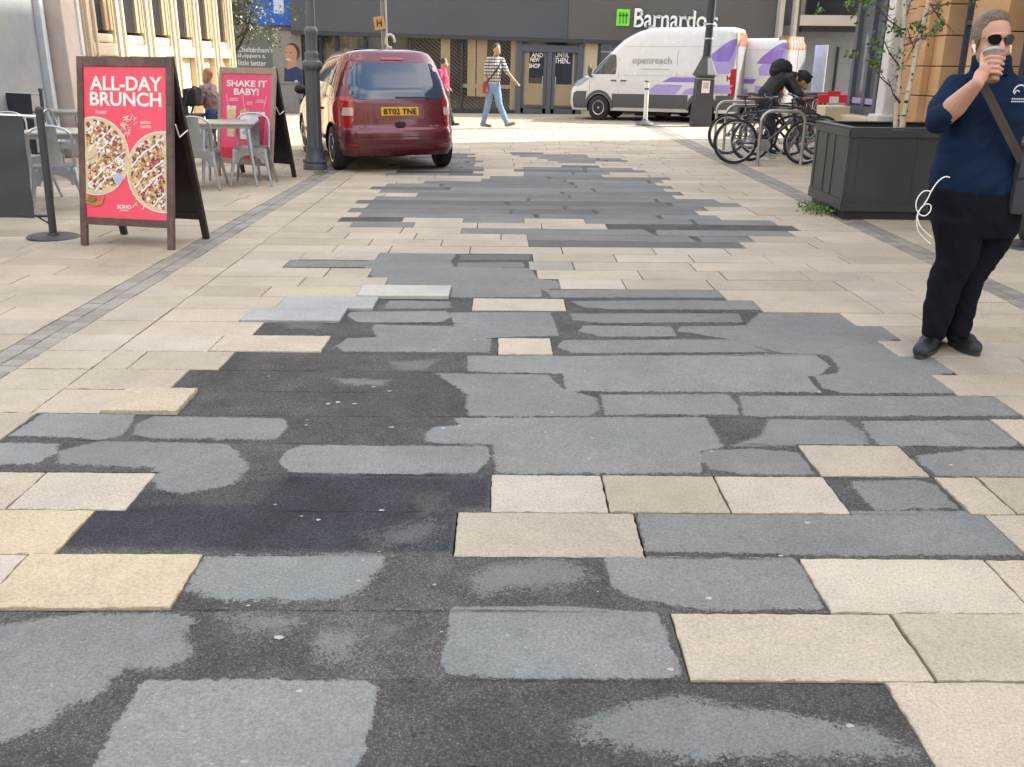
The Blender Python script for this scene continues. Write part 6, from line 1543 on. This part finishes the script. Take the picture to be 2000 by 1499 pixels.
# ---------------- fleece
b = MB()
def ringp(x0, x1, y, dep, dy=.04):
    a, c_ = w(x0, y, dy), w(x1, y, dy); return ((a+c_)/2, (c_-a).x/2, dep)
b.loft([ringp(1823, 1988, 378, .140), ringp(1820, 1990, 362, .150), ringp(1822, 1988, 335, .152), ringp(1832, 1987, 300, .150), ringp(1841, 1987, 262, .148), ringp(1843, 2000, 225, .155), ringp(1848, 2010, 195, .140), ringp(1856, 2008, 172, .115), ringp(1876, 1992, 153, .088), ringp(1896, 1974, 141, .070), ringp(1902, 1968, 124, .064)], 32, pw=2.4)
b.cap(w(1868, 172, .03), .068, w(1843, 212, -.035), .074); b.cap(w(1843, 212, -.035), .074, w(1832, 236, -.09), .062); b.cap(w(1832, 234, -.09), .062, w(1846, 222, -.13), .054)
b.cap(w(1998, 178, .05), .070, w(2026, 262, .07), .060); b.cap(w(2026, 262, .07), .060, w(2038, 335, .02), .042)
def no_skin(me): pass
fl = b.blob('fleece', fleece, wom, voxel=.0085, sm=5, post=folder(.0075, 5, 11, -.8, 5.0))
b = MB(); b.loft([(w(1936, 146, .015), .088, .080), (w(1936, 132, .01), .092, .084), (w(1937, 112, .02), .088, .086), (w(1937, 108, .02), .080, .078)], 26)
b.build('collar', fleece, wom, True)
# logo
lgm = mat('logo_white', (0.62, 0.66, 0.70), 0.6)
lx = w(1990, 184, -.118)
b = MB(); b.tube([(lx.x+.030*math.cos(a), lx.y-.006, lx.z+.008+.032*math.sin(a)) for a in [R(185-18*i) for i in range(9)]], .0035, 6)
b.tube([(lx.x-.012+.012*math.cos(a), lx.y-.006, lx.z-.002+.018*math.sin(a)) for a in [R(180-20*i) for i in range(8)]], .0028, 6)
b.build('chest_logo', lgm, wom)
b = MB()
for i, (dz_, hw) in enumerate(((-.022, .036), (-.034, .040))):
    for j in range(9): b.box((lx.x-.03+j*.0088, lx.y-.006, lx.z+dz_), (.0055, .003, .006), mi=0)
b.build('logo_line', lgm, wom)
# ---------------- trousers
b = MB()
def tr_(x0, x1, y, dep, dy): a, c_ = w(x0, y, dy), w(x1, y, dy); return ((a+c_)/2, (c_-a).x/2, dep)
b.loft([tr_(1822, 1984, 366, .140, .04), tr_(1818, 1989, 395, .150, .04), tr_(1819, 1988, 425, .150, .04), tr_(1830, 1978, 460, .135, .04)], 30, pw=2.5)
b.loft([tr_(1820, 1912, 425, .125, .02), tr_(1829, 1912, 470, .112, .01), tr_(1832, 1905, 505, .098, .0), tr_(1815, 1880, 550, .082, .0), tr_(1807, 1862, 600, .070, -.01), tr_(1803, 1848, 640, .066, -.02), tr_(1802, 1845, 657, .062, -.02)], 24, pw=2.3)
b.loft([tr_(1890, 1986, 425, .125, .07), tr_(1885, 1972, 470, .112, .07), tr_(1878, 1957, 495, .098, .07), tr_(1864, 1920, 545, .082, .06), tr_(1852, 1904, 600, .070, .05), tr_(1844, 1894, 640, .066, .05), tr_(1843, 1890, 655, .062, .05)], 24, pw=2.3)
b.blob('trousers', trous, wom, voxel=.0085, sm=6, post=folder(.0065, 4.5, 9, 1.2, 2.0))
# ---------------- shoes
def shoe(heel, toe, nm='shoe'):
    h, t_ = gp(*heel)-org, gp(*toe)-org; h.z = t_.z = 0; d = (t_-h).normalized(); L_ = (t_-h).length; s_ = d.cross(Vector((0, 0, 1)))
    b = MB(); b.cap(h+Vector((0, 0, .050))+d*.03, .046, h+d*.05+Vector((0, 0, .13)), .046); b.cap(h+d*.04+Vector((0, 0, .050)), .046, h+d*(L_*.60)+Vector((0, 0, .050)), .048)
    b.cap(h+d*(L_*.55)+Vector((0, 0, .040)), .048, h+d*(L_-.04)+Vector((0, 0, .038)), .042); b.cap(h+d*.07+Vector((0, 0, .085)), .034, h+d*(L_*.62)+Vector((0, 0, .05)), .034)
    o = b.blob(nm, shoe_m, wom, voxel=.006, sm=3)
    for v in o.data.vertices: v.co.z = max(v.co.z, .012)
    b = MB(); pts = []
    for i in range(26):
        a = 6.2832*i/26; c0 = math.cos(a); wd_ = .046+.006*(c0 > 0); p = h+d*(L_*.5+c0*(L_*.5+.005))+s_*math.sin(a)*wd_; pts.append((p.x, p.y))
    b.prism(pts, .0, .022); b.build('sole', mat('sole_rubber', (0.03, 0.03, 0.032), .7), o)
    b = MB()
    for i in range(4): c_ = h+d*(L_*(.38+.08*i))+Vector((0, 0, .108-.014*i)); b.tube([c_-s_*.022, c_+Vector((0, 0, .006)), c_+s_*.022], .003, 5)
    b.build('laces', black_paint, o)
shoe((1832, 664), (1793, 702)); shoe((1856, 668), (1908, 697))
# ---------------- sunglasses, earbuds, cup, strap, bag, cable
b = MB()
for s_ in (-1, 1):
    c0 = hc+Vector((s_*.036+.004, -.098, .004)); pts = [(.030*math.cos(a)*(1.0 if math.sin(a) > 0 else .92), .024*math.sin(a)*(0.85 if math.sin(a) > 0 else 1.15)) for a in [6.2832*i/20 for i in range(20)]]
    vs = [(c0.x+x-s_*.001, c0.y+abs(c0.x-hc.x+x)*.30*abs(c0.x-hc.x+x)/.05, c0.z+z) for x, z in pts]; n0 = len(vs)
    b.add(vs+[(x, y+.004, z) for x, y, z in vs], [tuple(range(n0-1, -1, -1)), tuple(range(n0, 2*n0))]+[(i, (i+1) % n0, n0+(i+1) % n0, n0+i) for i in range(n0)])
gl = b.build('sunglasses', sg, wom, True)
b = MB(); b.tube([hc+Vector((-.012, -.104, .010)), hc+Vector((.004, -.108, .014)), hc+Vector((.018, -.104, .010))], .0022, 6); b.tube([hc+Vector((-.02, -.101, .024)), hc+Vector((.004, -.106, .026)), hc+Vector((.028, -.101, .024))], .0018, 6)
for s_ in (-1, 1): b.tube([hc+Vector((s_*.066, -.080, .012)), hc+Vector((s_*.082, .0, .004))], .0022, 6)
b.build('frame', mat('gilt', (0.35, 0.25, 0.12), .3, .9), gl)
for s_ in (-1, 1):
    b = MB(); b.ell(hc+Vector((s_*.084, -.006, -.030)), (.011, .010, .011), 10, 8); b.cap(hc+Vector((s_*.086, -.012, -.034)), .005, hc+Vector((s_*.084, -.022, -.056)), .0045, 8); b.build('earbud', white_p, wom, True)
cup = thing('drinks_cup', 'clear plastic cup of iced coffee held to the mouth of the person in navy', 'cup', tuple(org+cup_b))
ax = (cup_t-cup_b); q_r = ax.to_track_quat('Z', 'Y').to_matrix().to_4x4(); Lc = ax.length
b = MB(); b.M = q_r; b.lathe([(.027, .0), (.030, .004), (.036, Lc*.5), (.043, Lc*.98)], 28); b.build('cup_wall', mat('cup_plastic', (0.50, 0.46, 0.40), 0.15, var=.15, vscale=30, alpha=.32), cup, True)
b = MB(); b.M = q_r; b.lathe([(.0265, .004), (.033, Lc*.45), (.0352, Lc*.62)], 24); b.build('coffee', mat('iced_coffee', (0.50, 0.24, 0.06), .3, var=.2, vscale=40), cup, True)
b = MB(); b.M = q_r; b.lathe([(.0445, Lc*.96), (.0465, Lc*.99), (.0455, Lc*1.02), (.039, Lc*1.08), (.023, Lc*1.12)], 28); b.build('lid', mat('lid_plastic', (0.46, 0.43, 0.38), .2, var=.12, vscale=30, alpha=.75), cup, True)
b = MB(); ring0 = []
st_pts = [w(1914, 140, -.075), w(1921, 168, -.135), w(1940, 205, -.155), w(1960, 245, -.160), w(1980, 285, -.155), w(1998, 320, -.12)]
def ribbon(b, pts, wid, th=.004):
    vs = []; fs = []
    P_ = []
    for i in range(len(pts)-1):
        for j in range(6): P_.append(pts[i].lerp(pts[i+1], j/6))
    P_.append(pts[-1])
    for i, p in enumerate(P_):
        t_ = (P_[min(i+1, len(P_)-1)]-P_[max(i-1, 0)]).normalized(); s_ = t_.cross(Vector((0, -1, 0))).normalized()*wid/2
        vs += [p-s_, p+s_, p+s_+Vector((0, th, 0)), p-s_+Vector((0, th, 0))]
    for i in range(len(P_)-1):
        for j in range(4): fs.append((4*i+j, 4*i+(j+1) % 4, 4*i+4+(j+1) % 4, 4*i+4+j))
    fs += [(0, 3, 2, 1), tuple(4*(len(P_)-1)+j for j in range(4))]
    b.add(vs, fs)
bag = thing('shoulder_bag', 'dark grey bag on a brown shoulder strap at the hip of the person in navy', 'bag', tuple(org+w(1998, 410, -.02)))
bo0 = bag.location-org
b = MB(); ribbon(b, [p-bo0 for p in st_pts], .042); b.build('strap', mat('brown_strap', (0.040, 0.028, 0.022), .7, var=.2), bag)
b = MB(); cbg = w(2004, 350, -.06)-bo0; b.box(cbg, (.16, .12, .34), ch=.03); bgo = b.build('bag_body', mat('bag_grey', (0.035, 0.038, 0.045), .7, var=.2), bag, True)
b = MB(); b.box(cbg+Vector((0, -.064, .09)), (.155, .012, .16), ch=.005); b.build('flap', MATS['bag_grey'], bag)
cab = thing('charging_cable', 'looped white cable dangling from the pocket of the person in navy', 'cable', tuple(org+w(1855, 348, -.13)))
co = cab.location-org
def cable(ps, dy=-.14):
    P_ = [w(x, y, dy+.006*math.sin(i))-co for i, (x, y) in enumerate(ps)]; out = []
    for i in range(len(P_)-1):
        p0, p1, p2, p3 = P_[max(i-1, 0)], P_[i], P_[i+1], P_[min(i+2, len(P_)-1)]
        for j in range(6):
            t_ = j/6; out.append(.5*((2*p1)+(p2-p0)*t_+(2*p0-5*p1+4*p2-p3)*t_*t_+(3*p1-p0-3*p2+p3)*t_**3))
    out.append(P_[-1]); return out
wc = mat('white_cable', (0.78, 0.78, 0.77), .45, var=.02)
b = MB(); b.tube(cable([(1855, 347), (1845, 346), (1832, 355), (1820, 372), (1812, 388), (1803, 402), (1794, 414), (1790, 430), (1793, 450), (1803, 464), (1818, 477)]), .0030, 8)
b.tube(cable([(1818, 374), (1804, 374), (1792, 388), (1789, 404), (1795, 418), (1806, 422), (1816, 414), (1818, 402), (1808, 399), (1798, 408), (1792, 424), (1797, 442), (1808, 454), (1820, 465)], -.15), .0028, 8)
b.build('cable_loops', wc, cab, True)

# ---------------- smaller figures -------------------------------------------------------------------
def walker(label, px, py, H, pose, mats_, name='person', rz=0.0, extras=None, Y=None):
    """pose: joints in metres (x right, y away, z up) for height 1.75; one skin surface + clothing"""
    o = gp(px, py)
    if Y: o = at(px, py, Y); o.z = 0
    t = thing(name, label, 'person', tuple(o), rz); s_ = H/1.75; J = {k: Vector(v)*s_ for k, v in pose.items()}
    C_ = lambda b, a, ra, c_, rb: b.cap(J[a], ra*s_, J[c_], rb*s_, 12)
    b = MB(); h = J['head']; b.ell(h+Vector((0, 0, .015)), (.078*s_, .092*s_, .115*s_), 18, 12); b.ell(h+J['face']*.05+Vector((0, 0, -.05*s_)), (.055*s_, .06*s_, .06*s_), 14, 10)
    b.cap(h+J['face']*.085+Vector((0, 0, .0)), .010*s_, h+J['face']*.105+Vector((0, 0, -.025*s_)), .014*s_, 8)
    sd_ = J['face'].cross(Vector((0, 0, 1))).normalized()
    for q0 in (-1, 1): b.ell(h+sd_*q0*.076*s_+Vector((0, 0, -.005)), (.018*s_, .018*s_, .028*s_), 8, 6)
    C_(b, 'head', .05, 'neck', .055); C_(b, 'neck', .06, 'chest', .12); C_(b, 'chest', .12, 'pelvis', .115)
    for q0 in 'LR':
        C_(b, 'sh'+q0, .05, 'el'+q0, .040); C_(b, 'el'+q0, .040, 'wr'+q0, .026)
        d = (J['wr'+q0]-J['el'+q0]).normalized(); b.ell(J['wr'+q0]+d*.045*s_, (.030*s_, .03*s_, .04*s_), 10, 8)
        for f in range(4): a0 = J['wr'+q0]+d*.06*s_+sd_*(f-1.5)*.016*s_; b.cap(a0, .009*s_, a0+d*(.06+.008*(f in (1, 2)))*s_+J['face']*.015, .007*s_, 8)
        b.cap(J['wr'+q0]+d*.03*s_, .011*s_, J['wr'+q0]+d*.06*s_+J['face']*.04*s_, .009*s_, 8)
        C_(b, 'hp'+q0, .08, 'kn'+q0, .05); C_(b, 'kn'+q0, .05, 'an'+q0, .035)
    b.blob('body', mats_['skin'], t, voxel=.009, sm=2)
    b = MB(); b.ell(h+Vector((0, 0, .042*s_))-J['face']*.018, (.083*s_, .098*s_, .100*s_), 16, 12); b.build('hair', mats_['hair'], t, True)
    b = MB(); b.M = Matrix.Identity(4)
    C_(b, 'neck', .075, 'chest', .155); C_(b, 'chest', .150, 'pelvis', .145); b.cap(J['shL'], .075*s_, J['shR'], .075*s_, 12)
    for q0 in 'LR':
        C_(b, 'sh'+q0, .068, 'el'+q0, .058)
        if mats_.get('sleeve', 'long') == 'long': C_(b, 'el'+q0, .056, 'wr'+q0, .042)
    b.blob('top', mats_['top'], t, voxel=.012, sm=4, post=folder(.009, 8, 16, .5, 3.0))
    b = MB(); b.cap(J['pelvis']+Vector((0, 0, .02)), .140*s_, J['pelvis']-Vector((0, 0, .08)), .14*s_)
    for q0 in 'LR': C_(b, 'hp'+q0, .100, 'kn'+q0, .072); C_(b, 'kn'+q0, .072, 'an'+q0, .055)
    b.blob('trousers', mats_['legs'], t, voxel=.012, sm=3, post=folder(.009, 8, 15, .6, 4.0))
    for q0 in 'LR':
        b = MB(); a0 = J['an'+q0]; td = J['toe'+q0]; b.cap(a0-td*.03, .042*s_, a0+td*.16*s_-Vector((0, 0, .035*s_)), .035*s_, 12); so = b.blob('shoe', mats_['shoe'], t, voxel=.010, sm=2)
    return t, J
chk = bpy.data.materials.new('check_shirt'); chk.use_nodes = True; nt_ = chk.node_tree; bs = nt_.nodes['Principled BSDF']; bs.inputs['Roughness'].default_value = .85
tc = nt_.nodes.new('ShaderNodeTexCoord'); facs = []
for axn in ('Z', 'X'):
    wv = nt_.nodes.new('ShaderNodeTexWave'); wv.bands_direction = axn; wv.inputs['Scale'].default_value = 4.6 if axn == 'Z' else 5.0; nt_.links.new(tc.outputs['Object'], wv.inputs[0])
    rr_ = nt_.nodes.new('ShaderNodeMapRange'); rr_.inputs[1].default_value = .70; rr_.inputs[2].default_value = .80; rr_.inputs[3].default_value = 1; rr_.inputs[4].default_value = .12 if axn == 'Z' else .55; nt_.links.new(wv.outputs['Fac'], rr_.inputs[0]); facs.append(rr_.outputs[0])
ml = nt_.nodes.new('ShaderNodeMath'); ml.operation = 'MULTIPLY'; nt_.links.new(facs[0], ml.inputs[0]); nt_.links.new(facs[1], ml.inputs[1])
vm = nt_.nodes.new('ShaderNodeVectorMath'); vm.operation = 'SCALE'; vm.inputs[0].default_value = (.48, .49, .48); nt_.links.new(ml.outputs[0], vm.inputs['Scale']); nt_.links.new(vm.outputs[0], bs.inputs['Base Color'])
MATS['check_shirt'] = chk
jeans = mat('pale_jeans', (0.17, 0.27, 0.42), .85, var=.2, vscale=7); tan_shoe = mat('tan_shoe', (0.22, 0.12, 0.055), .6)
hair_d = mat('hair_dark', (0.035, 0.025, 0.02), .6)
pose = dict(head=(.02, 0, 1.64), face=(.55, -.75, -.05), neck=(0, 0, 1.48), chest=(-.02, 0, 1.28), pelvis=(-.05, 0, .97),
  shL=(-.16, -.04, 1.42), elL=(-.22, -.02, 1.14), wrL=(-.20, -.08, .90), shR=(.13, .05, 1.42), elR=(.24, -.02, 1.19), wrR=(.42, -.10, 1.00),
  hpL=(-.10, .03, .93), knL=(-.17, .05, .52), anL=(-.28, .10, .09), toeL=(.9, -.3, -.0), hpR=(.0, -.02, .93), knR=(.08, -.05, .52), anR=(.26, -.05, .10), toeR=(.85, -.3, .35))
man, J = walker('person striding past the shop doors in check shirt and pale jeans', 968, 252, 1.86, pose, dict(skin=skin_t, hair=hair_d, top=chk, legs=jeans, shoe=tan_shoe, sleeve='short'))
bagm = thing('cross_body_bag', 'small crimson bag on a black strap worn by the person in the check shirt', 'bag', tuple(man.location))
b = MB(); b.box((-.25, -.06, .92), (.10, .14, .26), ch=.03); b.build('pouch', mat('crimson_bag', (0.30, 0.02, 0.04), .5), bagm)
b = MB(); ribbon(b, [Vector((.12, -.10, 1.50)), Vector((.06, -.20, 1.36)), Vector((-.08, -.22, 1.18)), Vector((-.22, -.18, 1.02))], .035); b.build('strap', black_paint, bagm)
pose2 = dict(head=(.02, 0, 1.62), face=(.9, .2, -.1), neck=(0, 0, 1.47), chest=(-.02, 0, 1.27), pelvis=(0, 0, .97), shL=(-.10, -.14, 1.40), elL=(-.10, -.18, 1.14), wrL=(.05, -.16, 1.0), shR=(-.02, .14, 1.40), elR=(-.02, .16, 1.14), wrR=(.12, .12, 1.0),
  hpL=(-.03, -.08, .93), knL=(.06, -.09, .52), anL=(-.10, -.09, .10), toeL=(1, 0, 0), hpR=(.02, .08, .93), knR=(.10, .08, .52), anR=(.22, .08, .10), toeR=(1, 0, .2))
walker('person in pink jacket half hidden behind the right edge of the red car', 868, 240, 1.56, pose2, dict(skin=skin_t, hair=hair_d, top=mat('pink_jacket', (0.55, 0.035, 0.13), .7), legs=mat('dark_cloth', (0.03, 0.035, 0.05), .9), shoe=shoe_m), Y=22.5)
# cyclist bending over the bikes, helmet and rucksack
pose3 = dict(head=(.27, -.05, 1.20), face=(.75, -.1, -.65), neck=(.12, -.02, 1.28), chest=(-.08, 0, 1.26), pelvis=(-.30, 0, .98), shL=(.02, -.17, 1.26), elL=(.18, -.24, 1.02), wrL=(.30, -.14, .84), shR=(.02, .17, 1.26), elR=(.2, .22, 1.02), wrR=(.33, .12, .86),
  hpL=(-.26, -.10, .92), knL=(-.20, -.11, .50), anL=(-.22, -.12, .09), toeL=(1, 0, 0), hpR=(-.26, .10, .92), knR=(-.14, .12, .50), anR=(-.26, .12, .09), toeR=(1, 0, 0))
blk_cl = mat('black_coat', (0.014, 0.015, 0.018), .8, var=.2)
cyc, J = walker('person in black bending over the parked bicycles in a cycle helmet', 1521, 290, 1.76, pose3, dict(skin=skin_t, hair=hair_d, top=mat('charcoal_coat', (0.035, 0.036, 0.038), .85, var=.25), legs=mat('dark_navy_cloth', (0.018, 0.024, 0.04), .9), shoe=shoe_m), Y=16.2)
b = MB(); b.ell(J['head']+Vector((.02, 0, .07)), (.135, .115, .10), 20, 12, rot=Euler((0, R(40), 0)))
for a in (-.05, 0, .05): b.cap(J['head']+Vector((-.06, a, .16)), .018, J['head']+Vector((.14, a, .07)), .016, 8)
he = b.build('helmet', blk_cl, cyc, True)
b = MB(); b.ell(J['chest']+Vector((-.01, 0, .15)), (.19, .15, .145), rot=Euler((0, R(10), 0))); b.ell(J['chest']+Vector((-.10, 0, .10)), (.11, .14, .11))
rk = b.blob('rucksack', blk_cl, None, voxel=.015, sm=4, post=folder(.010, 9, 12, 0, 1.0)); rk.location = cyc.location; tag(rk, 'black rucksack on the back of the bending cyclist', 'rucksack')
# figure with walking frame behind the pavement sign
o = at(398, 200, 15.5); o.z = 0
pose4 = dict(head=(.05, -.0, 1.30), face=(-.6, -.5, -.1), neck=(.05, 0, 1.15), chest=(.07, 0, .98), pelvis=(.10, 0, .72), shL=(-.0, -.15, 1.10), elL=(-.06, -.2, .88), wrL=(-.20, -.15, .84), shR=(.08, .15, 1.10), elR=(.0, .18, .88), wrR=(-.16, .15, .84),
  hpL=(.08, -.09, .68), knL=(.04, -.10, .40), anL=(.08, -.10, .08), toeL=(-1, 0, 0), hpR=(.1, .09, .68), knR=(.02, .10, .40), anR=(.0, .10, .08), toeR=(-1, 0, 0))
walker('person with ginger hair in blue trousers pushing a wheeled walker between the two pink signs', 404, 200, 1.62, pose4, dict(skin=skin_t, hair=mat('hair_ginger', (0.32, 0.12, 0.04), .6), top=mat('dull_coat', (0.22, 0.15, 0.14), .85, var=.5, vscale=14), legs=mat('blue_trousers', (0.03, 0.05, 0.14), .9), shoe=tan_shoe), Y=15.6)
rl = thing('wheeled_walker', 'black wheeled walker with looped handles between the two pink signs', 'walker', tuple(at(376, 200, 15.3).xy)+(0,))
b = MB()
for s_ in (-1, 1):
    b.tube([(-.20, s_*.22, .10), (-.12, s_*.22, .60), (.02, s_*.22, .98), (.12, s_*.22, 1.06), (.22, s_*.22, 1.02), (.22, s_*.22, .94)], .016, 8); b.tube([(.22, s_*.24, .10), (.05, s_*.24, .62)], .014, 8); b.tube([(-.1, s_*.22, .45), (.16, s_*.22, .34)], .010, 8)
b.tube([(-.12, -.22, .60), (-.12, .22, .60)], .012, 8); b.build('frame', black_paint, rl, True)
b = MB(); b.box((0, 0, .62), (.30, .42, .05), ch=.015); b.box((-.16, 0, .72), (.04, .42, .34), ch=.015); b.build('seat', black_paint, rl)
b = MB(); b.box((0.0, 0, .90), (.22, .3, .26), ch=.06); b.build('bag', blk_cl, rl, True)
for x in (-.2, .22):
    for s_ in (-1, 1):
        b = MB(); b.M = Matrix.Translation((x, s_*.26, .10)) @ Matrix.Rotation(math.pi/2, 4, 'X'); b.lathe([(.06, -.02), (.10, -.018), (.10, .018), (.06, .02)], 20); b.build('wheel', rubber, rl, True)
